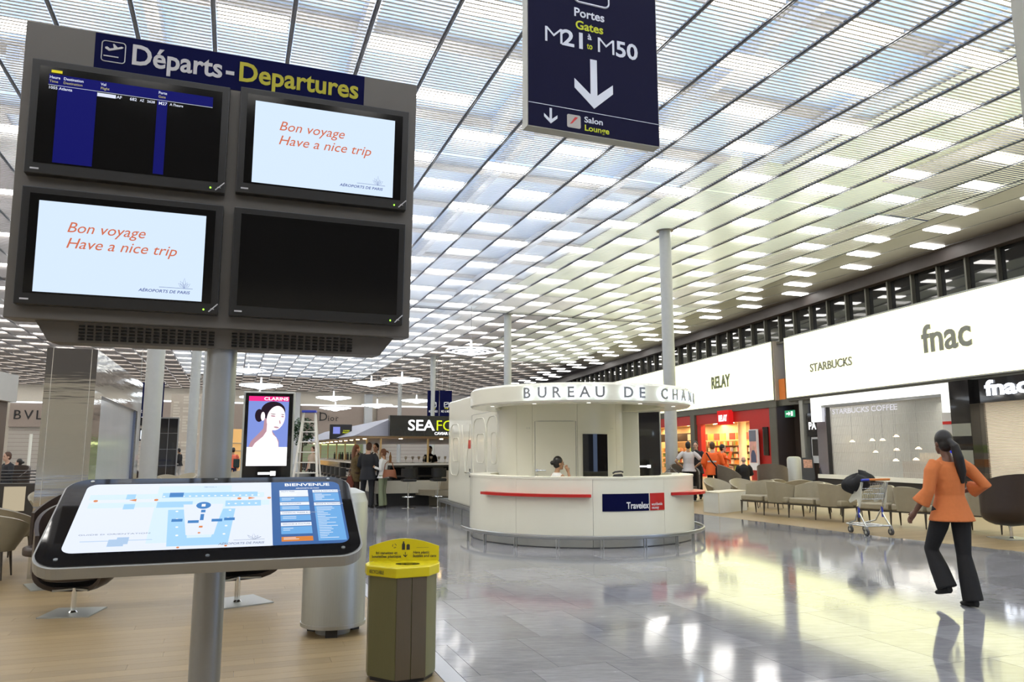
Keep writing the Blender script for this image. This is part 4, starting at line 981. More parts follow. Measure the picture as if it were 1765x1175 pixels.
# low cream counter, barrier and white pole at the far left
o = thing('cream_counter', 'low dark framed counter with cream panels at the left edge', 'counter', (*(ray(12,800)*(17/ray(12,800).y)).xy, 0), R(14))
B().box(-1.8, 1.1, 0, 0.5, 0, 0.84).build('body', mat('counter_dark', (0.06,0.055,0.05), 0.5), o)
for x0 in (-1.5, 0.0, 0.62): B().box(x0, x0+0.42, -0.03, 0, 0.25, 0.78).build('cream_panel', glow('lit_cream', (0.85,0.72,0.5), 0.55), o)
for i in range(4): B().box(-1.8, 1.1, 0.1, 0.4, 0.9+i*0.07, 0.92+i*0.07).build('slat', dark, o)
o = thing('barrier', 'white post with blue belt barrier at the far left', 'barrier', (*(ray(49,800)*(24/ray(49,800).y)).xy, 0))
B().cyl(0,0,0,2.1,0.045).build('white_post', white, o); B().box(-2.5,0,-0.01,0.01,0.98,1.05).build('blue_belt', bl, o)
o = thing('side_kiosk', 'grey box kiosk cut off by the left edge of the view', 'kiosk', (*(ray(-82,800)*(14/ray(-82,800).y)).xy, 0), R(14))
B().box(-1.0, 0.42, 0, 1.5, 2.55, 3.1).build('header', mat('kiosk_grey', (0.42,0.42,0.42), 0.5), o); B().box(-1.0, 0.3, 0.1, 1.4, 0, 2.55).build('body', mat('kiosk_brown', (0.10,0.07,0.05), 0.4), o)
B().box(0.3, 0.38, 0.02, 0.1, 0, 2.55).build('lit_edge', lstrip, o)
# ================================================================ FOREGROUND
framegrey = mat('display_grey', (0.115,0.108,0.098), 0.45, 0.2, var=0.05)
bezel = mat('monitor_bezel', (0.016,0.016,0.016), 0.3)
blackm = mat('screen_black', (0.004,0.004,0.004), 0.10, spec=0.35)
scrw = glow('screen_white', (0.68,0.82,1.0), 0.97)
sblue = glow('screen_blue', (0.004,0.005,0.12), 1.0)
# ---- departures display
DM = Matrix.Rotation(R(3.2), 4, 'X')        # the board leans slightly forward
yaw = R(19.8)
dp = thing('departures_display', 'grey departures display with four monitors on a thick round pole', 'display', (-1.826, 4.70, 0), yaw)
BW, BH = 2.655, 2.0
BB = T_((-BW*0.449, 0, 2.319)) @ DM @ Matrix.Scale(0.898, 4)              # board coordinates: x from left, z from bottom edge
bevel(B(BB).box(0, BW, 0.0, 0.26, 0, BH).build('board', framegrey, dp), 0.006)
k_ = 1.13
# vent box under the board, behind the front
vb = B(BB).add([(0.16,0.10,0.0),(BW-0.10,0.10,0.0),(BW-0.10,0.50,0.0),(0.16,0.50,0.0),(0.24,0.12,-0.135),(BW-0.2,0.12,-0.135),(BW-0.2,0.46,-0.135),(0.24,0.46,-0.135)], [(0,1,2,3),(4,7,6,5),(0,4,5,1),(1,5,6,2),(2,6,7,3),(3,7,4,0)]).build('vent_box', framegrey, dp)
for i in range(36):
    b = B(BB)
    x_ = 0.42+i*0.051
    if abs(x_-BW/2) < 0.06: continue
    for j in range(5): b.box(x_, x_+0.036, 0.095, 0.125, -0.118+j*0.022, -0.106+j*0.022)
    b.build('vent_grille', blackm, vb)
B().cyl(0, 0.24, 0, 2.33, 0.093, n=40).build('pole', alu, dp, smooth=True)
o = B(BB).box(0.412, 2.245, -0.004, 0.0, 1.735, BH-0.005).build('header_panel', navy, dp)
hw = mat('header_white', (0.50,0.50,0.52), 0.5); hy = mat('header_yellow', (0.40,0.37,0.015), 0.5)
b = B(); text(b, 'Départs', BB @ T_((0.635,-0.006,1.81)), 0.2, 0.002, 'LEFT', 0.022, width=0.585); text(b, '-', BB @ T_((1.25,-0.006,1.81)), 0.2, 0.002, 'LEFT', 0.022)
# take-off symbol
pts = rrect(0.455, 0.60, 1.80, 1.945, 0.02, 4); b.tube([(p[0], -0.006, p[1]) for p in pts], 0.0035, 5, closed=True, M=BB)
b.prism([(0.475,1.89),(0.50,1.875),(0.58,1.905),(0.588,1.915),(0.575,1.918),(0.552,1.908),(0.53,1.93),(0.522,1.928),(0.528,1.90),(0.505,1.892),(0.488,1.905),(0.475,1.90)], -0.009, -0.004, BB)
b.prism([(0.468,1.835),(0.56,1.835),(0.56,1.842),(0.468,1.842)], -0.009, -0.004, BB)
b.build('white_lettering', hw, dp)
b = B(); text(b, 'Departures', BB @ T_((1.336,-0.006,1.81)), 0.2, 0.002, 'LEFT', 0.022, width=0.855); b.build('yellow_lettering', hy, dp)
orange_t = mat('x', (0,0,0)) if False else glow('orange_print', (0.78,0.20,0.10), 0.8)
blue_t = glow('blue_print', (0.06,0.09,0.30), 1.0)
def bon(M, parent):
    for s_, x_, z_, wd, sz in (('Bon voyage', 0.165, 0.405, 0.465, 0.098), ('Have a nice trip', 0.165, 0.30, 0.665, 0.098)):
        b = B(); text(b, s_, M @ T_((x_,-0.003,z_)), sz, 0.0006, 'LEFT', 0.002, shear=0.28, width=wd); b.build('orange_lettering', orange_t, parent)
    b = B(); text(b, 'AÉROPORTS DE PARIS', M @ T_((0.615,-0.003,0.045)), 0.028, 0.0006, 'LEFT', 0.012, shear=0.2, width=0.32)
    b.tube([(0.74,-0.004,0.082),(0.95,-0.004,0.082)], 0.0012, 4, M=M)
    for dx, a_, ln in ((0,62,0.045),(0,90,0.07),(0,118,0.055),(0,40,0.05),(0,140,0.05)):
        x0_, z0_ = 0.895, 0.084; ex, ez = x0_+ln*math.cos(R(a_)), z0_+ln*math.sin(R(a_)); nx, nz = -math.sin(R(a_))*0.009, math.cos(R(a_))*0.009
        mx_, mz_ = (x0_+ex)/2, (z0_+ez)/2
        b.tube([(x0_,-0.004,z0_),(mx_+nx,-0.004,mz_+nz),(ex,-0.004,ez),(mx_-nx,-0.004,mz_-nz)], 0.0009, 4, closed=True, M=M)
    b.build('airport_logo', blue_t, parent)
TV = [('ul', 0.068, 0.945), ('ur', 1.362, 0.965), ('ll', 0.068, 0.085), ('lr', 1.362, 0.085)]
for key, x0, z0 in TV:
    TWd, TH = 1.225, 0.775
    M = BB @ T_((x0, -0.0, z0))
    mo = bevel(B(M).box(0, TWd, -0.075, 0.0, 0, TH).build('monitor', bezel, dp), 0.006)
    B(M).box(0.05, TWd-0.05, -0.078, -0.0752, 0.075, TH-0.045).build('glass', blackm, mo)
    SMx = M @ T_((0.105, -0.079, 0.085)); SW, SH = 1.01, 0.60
    if key in ('ur', 'll'):
        B(SMx).box(0, SW, -0.0015, 0, 0, SH).build('lit_screen', scrw, mo); bon(SMx, mo)
    elif key == 'ul':
        B(SMx).box(0.0, SW, -0.0015, 0, SH-0.075, SH-0.005).box(0.055, 0.285, -0.0015, 0, 0.0, SH-0.075).box(0.655, 0.72, -0.0015, 0, 0.0, SH-0.075).build('blue_fields', sblue, mo)
        wt = glow('screen_text', (0.8,0.85,1.0), 0.9); yt = glow('screen_text_yellow', (0.55,0.5,0.2), 0.9)
        b = B(SMx).box(0, SW, -0.0025, -0.001, SH-0.080, SH-0.078).box(0.288, 0.40, -0.0025, -0.001, SH-0.112, SH-0.088)
        for s_, x_, z_, sz, wd in (('Heure', 0.004, -0.035, 0.026, 0.06), ('Destination', 0.085, -0.035, 0.026, 0.115), ('Vol', 0.305, -0.035, 0.026, 0.032), ('Porte', 0.66, -0.035, 0.026, 0.052), ('1055', 0.0, -0.106, 0.026, 0.048), ('Atlanta', 0.062, -0.106, 0.026, 0.078), ('AF', 0.405, -0.110, 0.029, 0.032), ('682', 0.485, -0.110, 0.029, 0.042), ('AZ', 0.548, -0.108, 0.024, 0.026), ('2628', 0.592, -0.108, 0.024, 0.048), ('M27', 0.664, -0.111, 0.030, 0.052), ("A l'heure", 0.735, -0.108, 0.025, 0.085)):
            text(b, s_, T_((x_, -0.003, SH+z_)), sz, 0.0005, 'LEFT', 0.01, width=wd)
        b.build('white_lettering', wt, mo)
        b = B(SMx)
        for s_, x_, z_, wd in (('Time', 0.004, -0.062, 0.05), ('Destination', 0.085, -0.062, 0.11), ('Flight', 0.305, -0.062, 0.052), ('Gate', 0.66, -0.062, 0.045)):
            text(b, s_, T_((x_, -0.003, SH+z_)), 0.024, 0.0005, 'LEFT', 0.0, width=wd)
        b.build('yellow_lettering', yt, mo)
        B(SMx).box(0.012, 0.075, -0.0025, -0.001, SH+0.006, SH+0.024).build('clock_field', glow('clock_yellow', (0.75,0.65,0.03), 0.9), mo)
    B(M).box(0.035, 0.085, -0.0765, -0.075, 0.03, 0.040).build('badge', hw, mo)
    b = B(M); b.tube([(TWd-0.062,-0.078,0.018),(TWd-0.03,-0.078,0.05),(TWd-0.005,-0.078,0.075)], 0.004, 6).tube([(TWd-0.05,-0.078,0.04),(TWd-0.028,-0.078,0.036)], 0.003, 6).build('cable_tie', hw, mo)
    B(M).ball((TWd-0.095,-0.077,0.032), 0.006, n=8, m=6).build('green_led', glow('green_led', (0.3,1.0,0.05), 3), mo)
# ---- map console
tl = R(25.7); my = R(19.5)
mc = thing('map_console', 'tilted backlit airport map console with rounded black glass on a pole', 'map console', (-1.906, 4.93, 0), R(0))
o0 = Vector((-1.549+1.906, 3.951-4.93, 0.999))
MM = T_(o0) @ RZ(my) @ Matrix.Rotation(tl, 4, 'X') @ Matrix.Scale(0.93, 4)     # local x across, y up the slope, z out of the glass
W2, L2 = 0.86, 0.98
def plate(x0, x1, y0, y1, r, z0, z1, nm_, m_, par, n_=8):
    pts = rrect(x0, x1, y0, y1, r, n_); return B(MM).slab(pts, z0, z1).build(nm_, m_, par)
conm = mat('console_grey', (0.30,0.30,0.28), 0.4, 0.4)
bevel(plate(-W2, W2, 0, L2, 0.14, -0.075, -0.006, 'casing', conm, mc), 0.004)
plate(-W2+0.012, W2-0.012, 0.012, L2-0.012, 0.135, -0.006, 0.0, 'black_glass', gloss_black, mc)
mapw = glow('map_white', (0.80,0.86,1.0), 0.98); mapb = glow('map_blue', (0.06,0.16,0.42), 0.85)
mlb = [glow('map_tint_1', (0.55,0.76,0.97), 1.0), glow('map_tint_2', (0.22,0.50,0.86), 1.0), glow('map_tint_3', (0.07,0.25,0.60), 0.9)]
mor = glow('map_orange', (0.80,0.28,0.10), 0.9); mtx = glow('map_text_white', (0.95,0.97,1.0), 1.0); mgr = glow('map_text_grey', (0.35,0.42,0.55), 0.8)
XL, XM, XR = -0.735, 0.345, 0.785; YB, YT = 0.13, 0.895
def mp_(pts, z, nm_, m_): return B(MM).slab(pts, z, z+0.0006).build(nm_, m_, mc)
def rect(x0, x1, y0, y1): return [(x0,y0),(x1,y0),(x1,y1),(x0,y1)]
mp_(rrect(XL, XM+0.05, YB, YT, 0.06, 6)[:14+7]+rrect(XL, XM+0.05, YB, YT, 0.06, 6)[21:], 0.0, 'map_sheet', mapw)
pts = rrect(XM-0.05, XR, YB, YT, 0.06, 6); mp_([(max(p[0], XM), p[1]) for p in pts], 0.0008, 'index_sheet', mapb)
def many(rects, z, nm_, m_):
    for r_ in rects: B(MM).slab(rect(*r_) if len(r_) == 4 and not isinstance(r_[0], tuple) else list(r_), z, z+0.0006).build(nm_.rstrip('s'), m_, mc)
many([(-0.69,0.33,0.60,0.66),(-0.70,0.30,0.70,0.76),(-0.33,0.10,0.20,0.86)], 0.0010, 'map_pale_fields', mlb[0] if False else glow('map_tint_0', (0.68,0.84,1.0), 1.0))
many([(-0.32,-0.12,0.59,0.66),(0.07,0.28,0.59,0.66),(-0.30,0.26,0.71,0.77),(-0.50,-0.45,0.70,0.76),(-0.50,-0.44,0.58,0.64),(0.42-0.07-0.01,0.34,0.7,0.76),((-0.25,0.56),(-0.15,0.56),(-0.12,0.22),(-0.22,0.16)),((-0.22,0.16),(0.10,0.16),(0.09,0.24),(-0.2,0.24)),((0.06,0.56),(0.13,0.56),(0.10,0.16),(0.0,0.2))], 0.0016, 'map_blue_fields', mlb[1] if False else glow('map_tint_1b', (0.38,0.66,0.95), 1.0))
many([((-0.17,0.62),(0.06,0.62),(0.02,0.27),(-0.13,0.27))], 0.0022, 'map_hall', mapw)
many([(-0.26,-0.18,0.715,0.77),(-0.22,-0.16,0.42,0.45),(-0.13,-0.07,0.40,0.43),(0.0,0.06,0.41,0.44),(0.07,0.13,0.42,0.45),(-0.065,-0.045,0.43,0.50),(-0.065,-0.04,0.52,0.55)], 0.0030, 'map_dark_fields', mlb[2])
b = B(MM @ T_((-0.055,0.605,0.0022))); b.cyl(0,0,0,0.001,0.042,n=28); b.build('map_disc', mlb[2], mc)
mp_(rect(-0.066,-0.044,0.59,0.62), 0.0036, 'map_symbol', mtx)
many([((-0.48,0.685),(-0.44,0.70),(-0.44,0.67)),((0.245,0.685),(0.205,0.70),(0.205,0.67)),(-0.065,-0.045,0.345,0.365)], 0.0034, 'map_orange_marks', mor)
for x_ in (-0.66,-0.33,0.15,0.36-0.03): B(MM).cyl(x_, 0.685, 0.0016, 0.003, 0.012, n=14).build('map_route_mark', mor, mc)
for x_, y_ in ((-0.16,0.145),(0.09,0.145),(-0.06,0.29)): B(MM).cyl(x_, y_, 0.0016, 0.003, 0.008, n=10).build('map_route_mark', mor, mc)
b = B(MM)
for i in range(16): b.cyl(-0.29+i*0.037, 0.725, 0.0022, 0.003, 0.007, n=8)
for i in range(5): b.cyl(0.09+i*0.04, 0.62, 0.0022, 0.003, 0.007, n=8)
for i in range(4): b.cyl(-0.2+0.008*i, 0.54-i*0.09, 0.0022, 0.003, 0.008, n=8); b.cyl(0.1-0.008*i, 0.54-i*0.09, 0.0022, 0.003, 0.008, n=8)
b.build('map_white_dots', mtx, mc)['kind'] = 'stuff'
MF = MM @ Matrix.Rotation(R(-90), 4, 'X')    # text() draws in xz facing -y: lay it on the glass
def mtext(s_, x_, y_, sz, m_, nm_='lettering', wd=None, al='LEFT', bold=0.0, sh=0.0, z=0.002):
    b = B(); text(b, s_, MM @ T_((x_, y_, z)) @ Matrix.Rotation(R(-90), 4, 'X'), sz, 0.0003, al, bold, shear=sh, width=wd); return b.build(nm_, m_, mc)
mtext('BIENVENUE', 0.575, 0.838, 0.052, mtx, wd=0.29, al='CENTER', bold=0.02)
mtext('AÉROPORTS DE PARIS', 0.575, 0.80, 0.016, mtx, wd=0.15, al='CENTER')
mtext('AÉROPORTS DE PARIS', 0.05, 0.155, 0.03, mgr, wd=0.25, bold=0.02, sh=0.2)
mtext('TERMINAL 2', -0.03, 0.835, 0.014, mgr, al='CENTER'); mtext('GUIDE D ORIENTATION', -0.68, 0.30, 0.018, mgr, wd=0.36)
many([(-0.66,-0.30,0.235,0.24),(-0.52,-0.44,0.18,0.25),(-0.48,-0.42,0.2,0.27)], 0.0014, 'map_inset', glow('map_tint_inset', (0.45,0.62,0.85), 0.95))
b = B(MM)
for a_, ln in ((60,0.05),(90,0.07),(125,0.06),(35,0.05)):
    ex, ey = 0.24+ln*math.cos(R(a_)), 0.2+ln*math.sin(R(a_)); b.tube([(0.24,0.2,0.002),((0.24+ex)/2+0.008,(0.2+ey)/2,0.002),(ex,ey,0.002),((0.24+ex)/2-0.008,(0.2+ey)/2,0.002)], 0.0012, 4, closed=True)
b.tube([(0.13,0.2,0.002),(0.3,0.2,0.002)], 0.0012, 4); b.build('airport_logo', mgr, mc)
L_, R_ = (0.395,0.575), (0.605,0.77)
many([(L_[0],L_[1],0.695,0.78),(L_[0],L_[1],0.585,0.622),(L_[0],L_[1],0.47,0.51),(L_[0],L_[1],0.335,0.375),(R_[0],R_[1],0.745,0.78),(R_[0],R_[1],0.575,0.612)], 0.0018, 'index_white_fields', glow('index_white', (0.85,0.9,1.0), 0.95))
many([(L_[0],L_[1],0.63,0.688),(L_[0],L_[1],0.52,0.578),(L_[0],L_[1],0.395,0.462),(L_[0],L_[1],0.245,0.328),(R_[0],R_[1],0.625,0.738),(R_[0],R_[1],0.16,0.568)], 0.0018, 'index_blue_fields', glow('index_blue', (0.16,0.42,0.80), 0.95))
many([(L_[0],L_[1],0.165,0.215)], 0.0018, 'index_orange_field', glow('index_orange', (0.75,0.25,0.05), 0.9))
for s_, x_, y_, m_ in (('DUTY FREE', L_[0]+.01, 0.758, mgr),('GASTRONOMIE', L_[0]+.01, 0.598, mgr),('CADEAUX, PRESSE & LIVRES', L_[0]+.01, 0.485, mgr),('SERVICES & CULTURE', L_[0]+.01, 0.35, mgr),('BARS & RESTAURANTS', R_[0]+.01, 0.757, mgr),('MODE & ACCESSOIRES', R_[0]+.01, 0.588, mgr)):
    mtext(s_, x_, y_, 0.017, m_, z=0.0028, bold=0.01)
b = B(MM)
random.seed(21)
for (x0, x1), ys in ((L_, [0.738,0.725,0.712,0.67,0.65,0.56,0.54,0.44,0.42,0.305,0.285,0.2,0.185]), (R_, [0.72,0.705,0.69,0.675,0.66,0.645]+[0.55-0.019*i for i in range(20)])):
    for y_ in ys: b.box(x0+0.012, x0+0.012+random.uniform(0.04,0.12), y_, y_+0.004, 0.0026, 0.003)
b.build('index_print_lines', mtx, mc)['kind'] = 'stuff'
for x_, y_ in ((-0.74,0.075),(0.0,0.055),(0.74,0.08),(-0.72,0.935),(0.0,0.945),(0.72,0.935)): B(MM).cyl(x_, y_, 0.0, 0.004, 0.011, n=16).build('screw', steel, mc)
b = B(MM); b.box(-0.12, 0.12, 0.35, 0.98, -0.13, -0.075).box(-0.05, 0.05, 0.86, 1.08, -0.16, -0.08); b.build('wall_bracket', dark, mc)
B().lathe([(0.094,0),(0.11,0),(0.11,0.14),(0.094,0.14)], 40, M=T_((0.0,0.0,1.17))).build('clamp_ring', dark, mc, smooth=30)
# ---- recycling bin
rbn = thing('recycling_bin', 'faceted steel recycling bin with bright yellow lid in the foreground', 'bin', (-0.77, 5.58, 0))
out = [(-0.02,-0.26),(0.185,-0.165),(0.235,-0.02)] + [(0.235*math.cos(R(a)), 0.02+0.235*math.sin(R(a))) for a in range(10, 171, 20)] + [(-0.255,0.06),(-0.26,-0.03),(-0.23,-0.13)]
olive = mat('olive_steel', (0.17,0.165,0.085), 0.38, 0.6, stretch=(30,30,1), scale=5)
b = B(); b.slab([(x_*0.97, y_*0.97) for x_, y_ in out], 0.03, 0.70); b.build('body', olive, rbn, smooth=30)
FM = Matrix(((0.9070,0.4212,0,-0.0194),(0.4212,-0.9070,0,-0.2522),(0,0,1,0),(0,0,0,1)))
def facet(u0, u1, nm_, m_):
    p0 = Vector((-0.02,-0.26)); p1 = Vector((0.185,-0.165)); d = (p1-p0); nn = Vector((d.y, -d.x)).normalized()
    a_ = p0*0.97+d*0.97*u0; c_ = p0*0.97+d*0.97*u1
    return B().slab([tuple(a_), tuple(c_), tuple(c_+nn*0.008), tuple(a_+nn*0.008)], 0.03, 0.695).build(nm_, m_, rbn)
dkb = mat('brown_steel', (0.14,0.115,0.08), 0.42, 0.5, stretch=(30,30,1), scale=5)
facet(0.02, 0.485, 'door_panel', dkb); facet(0.515, 0.98, 'door_panel', dkb)
B().slab([(x_*0.9, y_*0.9) for x_, y_ in out], 0.0, 0.03).build('foot', dark, rbn)
yel = mat('bin_yellow', (0.62,0.52,0.005), 0.35, var=0.03)
bevel(B().slab([(x_*1.06, y_*1.06) for x_, y_ in out], 0.695, 0.762).build('lid', yel, rbn), 0.006)
B().slab([(0.03+0.085*math.cos(2*PI*i/24), -0.06+0.05*math.sin(2*PI*i/24)) for i in range(24)], 0.763, 0.765).build('bottle_opening', blackm, rbn)
pts = [(-0.27,0.76),(0.235,0.76),(0.235,0.865)] + [(0.235-0.505*i/12, 0.865+0.055*math.sin(PI*i/12)) for i in range(1,12)] + [(-0.27,0.865)]
SB = T_((-0.0,0.10,0)) @ RZ(R(4))
B(SB).prism(pts, 0.0, 0.012).build('sign_panel', yel, rbn)
bk = mat('sign_print_dark', (0.03,0.03,0.03), 0.5)
b = B(SB)
text(b, 'Ici canettes et', T_((-0.145,-0.002,0.81)), 0.028, 0.0005, 'CENTER', 0.012, width=0.155); text(b, 'bouteilles plastique', T_((-0.145,-0.002,0.785)), 0.028, 0.0005, 'CENTER', 0.012, width=0.21)
text(b, 'Here plastic', T_((0.045,-0.002,0.812)), 0.028, 0.0005, 'LEFT', 0.012, width=0.12, shear=0.2); text(b, 'bottles and cans', T_((0.045,-0.002,0.788)), 0.028, 0.0005, 'LEFT', 0.012, width=0.17, shear=0.2)
b.prism([(-0.035,0.84),(-0.013,0.84),(-0.013,0.88),(-0.019,0.89),(-0.019,0.90),(-0.029,0.90),(-0.029,0.89),(-0.035,0.88)], -0.002, 0)
b.prism([(-0.002,0.84),(0.022,0.84),(0.022,0.874),(0.016,0.88),(0.004,0.88),(-0.002,0.874)], -0.002, 0)
b.prism([(-0.012,0.825),(-0.008,0.825),(-0.008,0.797),(0.002,0.806),(0.006,0.803),(-0.010,0.787),(-0.026,0.803),(-0.022,0.806),(-0.012,0.797)], -0.002, 0)
b.tube([(0.07,-0.001,0.855),(0.16,-0.001,0.855)], 0.0008, 4)
for i in range(3): b.tube([(-0.09+0.014*math.cos(R(120*i+10+t_*25)), -0.001, 0.868+0.014*math.sin(R(120*i+10+t_*25))) for t_ in range(4)], 0.002, 4)
b.build('sign_print', bk, rbn)
b = B(); b2 = B(); text(b, 'RECYCLABLE', T_((-0.223,-0.1545,0.715)) @ RZ(R(-31.8)), 0.034, 0.0005, 'LEFT', -0.004, width=0.13); b.build('lid_print', bk, rbn)
# ---- domed steel bins
def domebin(loc, label, h, r=0.27):
    o = thing('domed_bin', label, 'bin', loc)
    B().lathe([(0,0.07),(r,0.07),(r,h-0.12),(r*0.99,h-0.115),(r*0.9,h-0.04),(r*0.6,h-0.005),(0,h)], 48).build('body', steel_dull, o, smooth=30)
    B().lathe([(r+0.008,0.07),(r+0.008,0.10),(r,0.10)], 48).build('bottom_rim', steel, o, smooth=30)
    for a in (40, 160, 280): B(RZ(R(a))).box(r*0.6, r*0.85, -0.05, 0.05, 0.0, 0.07).build('foot', dark, o)
    B().cyl(0,0,0.0,0.07,r*0.55).build('plinth', alu, o)
    return o
domebin((-1.56, 6.86, 0), 'large cylindrical steel bin standing behind the right end of the map console', 1.23)
domebin((11.15, 30.2, 0), 'domed steel bin standing between the cafe shutter and the brown wall', 1.36)
# ---- hanging gate sign
SG0 = Vector((0.13, 6.05, 4.28)); hs = thing('hanging_gate_sign', 'dark navy hanging sign for gates with big white arrow, near the ceiling', 'sign', SG0, R(21.2))
B().box(0, 1.3, 0.0, 0.11, 0, 1.75).build('case', mat('sign_case', (0.34,0.34,0.30), 0.4, 0.3), hs)
nv2 = mat('night_blue', (0.006,0.006,0.030), 0.6, spec=0.12)
B().box(0.008, 1.292, -0.004, 0, 0.008, 1.742).build('face', nv2, hs)
sw = mat('sign_print_white', (0.68,0.72,0.82), 0.45); sy = mat('sign_print_yellow', (0.55,0.60,0.01), 0.45)
b = B()
def T2(s_, x_, z_, sz, wd=None, bo=0.0, al='CENTER', bb=None): text(bb or b, s_, T_((x_, -0.006, z_)), sz, 0.001, al, bo, width=wd)
T2('Portes', 0.60, 1.10, 0.115, 0.30, 0.02)
T2('M', 0.25, 0.80, 0.21, 0.165, -0.012); T2('21', 0.45, 0.80, 0.21, 0.205, 0.022); T2('à', 0.60, 0.90, 0.08, 0.04, 0.015); T2('M', 0.765, 0.80, 0.21, 0.165, -0.012); T2('50', 0.975, 0.80, 0.21, 0.225, 0.022)
# arrow as shaft + two arms so it keeps its clean V
def arrow2(b, cx_, z0_, w_, h_, t_):
    b.prism([(cx_-t_/2, z0_+t_*0.9), (cx_+t_/2, z0_+t_*0.9), (cx_+t_/2, z0_+h_), (cx_-t_/2, z0_+h_)], -0.007, -0.004)
    for s_ in (-1, 1): b.prism([(cx_, z0_), (cx_+s_*w_/2, z0_+w_*0.44), (cx_+s_*w_/2, z0_+w_*0.44+t_*1.3), (cx_, z0_+t_*1.5)], -0.0072, -0.004)
arrow2(b, 0.635, 0.255, 0.38, 0.46, 0.066); arrow2(b, 0.215, 0.05, 0.125, 0.14, 0.022)
b.box(0.01, 1.29, -0.006, -0.004, 0.212, 0.217)
pts = rrect(0.45, 0.80, 1.24, 1.60, 0.05, 5); b.tube([(p[0], -0.006, p[1]) for p in pts], 0.009, 5, closed=True)
T2('Salon', 0.535, 0.115, 0.075, 0.18, 0.018, 'LEFT'); b.build('white_lettering', sw, hs)
b = B(); T2('Gates', 0.60, 0.98, 0.115, 0.275, 0.02); T2('to', 0.60, 0.81, 0.085, 0.055, 0.015); T2('Lounge', 0.535, 0.04, 0.075, 0.24, 0.018, 'LEFT'); b.build('yellow_lettering', sy, hs)
B().prism(rrect(0.37, 0.50, 0.045, 0.165, 0.015, 4), -0.006, -0.004).build('airline_plate', mat('plate_grey', (0.42,0.40,0.38), 0.4), hs)
B().prism([(0.395,0.075),(0.42,0.085),(0.475,0.145),(0.445,0.145)], -0.008, -0.006).build('airline_emblem', red, hs)
b = B()
for x_ in (0.2, 1.1): b.cyl(x_, 0.055, 1.75, ZC-4.28, 0.012, n=8)
b.build('hanging_rods', steel, hs)
# second grey hanging sign end seen at the top right corner
o = thing('hanging_sign_end', 'grey end of another hanging sign at the top right corner', 'sign', (4.62, 6.35, 4.55), R(21))
B().box(0.05, 1.3, 0, 0.11, -0.12, 1.6).build('case', MATS['sign_case'], o); B().cyl(0.6, 0.05, 1.6, ZC-4.55, 0.012, n=8).build('hanging_rod', steel, o)
# ================================================================ SEATING
tub = mat('tub_leather', (0.32,0.28,0.195), 0.38, var=0.08, scale=12, bump=0.05)
brownl = mat('brown_leather', (0.038,0.026,0.021), 0.36, var=0.12, scale=14, bump=0.05)
legm = mat('bronze_leg', (0.09,0.08,0.07), 0.35, 0.6)
def wing_chair(loc, rz, label, m_=None, src=None, mat_name=None):
    if src: return copy_tree(src, None, loc, rz, label)
    o = thing('winged_armchair', label, 'armchair', loc, rz)
    m_ = m_ or brownl
    def shell(u_, v_):
        ph = R(90-128+256*u_); side_ = abs(u_-0.5)*2
        h = 0.92-0.34*side_**2.2
        q = min(v_/0.4, 1.0); r_ = 0.43*math.sqrt(max(0, 1-(1-q)**2))+0.02
        return (r_*math.cos(ph)*1.02, r_*math.sin(ph)*0.92+0.02, 0.24+h*v_**1.15)
    B().grid(shell, 36, 16, 0.045).build('shell', m_, o, smooth=50)
    bevel(B().slab([(0.34*math.cos(2*PI*i/24), 0.33*math.sin(2*PI*i/24)-0.03) for i in range(24)], 0.36, 0.46).build('seat_cushion', m_, o, smooth=30), 0.03, 3)
    B().cyl(0,0,0.012,0.26,0.028).build('post', chrome, o, smooth=True)
    B().tube([(-0.2,-0.12,0.25),(0.2,0.12,0.25)], 0.014, 6).tube([(0.2,-0.12,0.25),(-0.2,0.12,0.25)], 0.014, 6).build('cross_bracket', steel, o)
    B().box(-0.28,0.28,-0.28,0.28,0,0.012).build('base_plate', steel_dull, o)
    B().lathe([(0.05,0.012),(0.035,0.025),(0.028,0.03)], 20).build('collar', chrome, o)
    return o
wc0 = wing_chair((9.0, 13.95, 0), R(20+180-15), 'large dark brown winged armchair at the right edge, back to us')
wing_chair((-4.26, 7.62, 0), R(8), 'dark brown armchair whose pedestal shows below the left of the map console', src=wc0).scale = (.82,.82,.92)
wing_chair((-2.86, 8.15, 0), R(40), 'dark brown armchair half hidden behind the console pole', src=wc0)
wing_chair((-5.35, 9.15, 0), R(-50), 'dark armchair reflected beside the mirror portal, behind the console edge', src=wc0)
dusk = mat('taupe_leather', (0.13,0.11,0.085), 0.4, var=0.1, scale=14)
def recolor(o, m_):
    for ch in o.children:
        if ch.name.startswith(('shell', 'seat_cushion')): ch.data = ch.data.copy(); ch.data.materials[0] = m_
for x_, y_, d_, rz_, lb in ((1181, 800, 24.5, 20, 'taupe winged armchair directly behind the right end of the kiosk counter'), (1262, 800, 23.6, 75, 'taupe winged armchair tilted before the orange jackets'), (1331, 800, 25.0, 150, 'taupe winged armchair in front of the red pier')):
    p = ray(x_, y_); p *= d_/p.y; recolor(wing_chair((p.x, p.y, 0), R(rz_), lb, src=wc0), dusk)
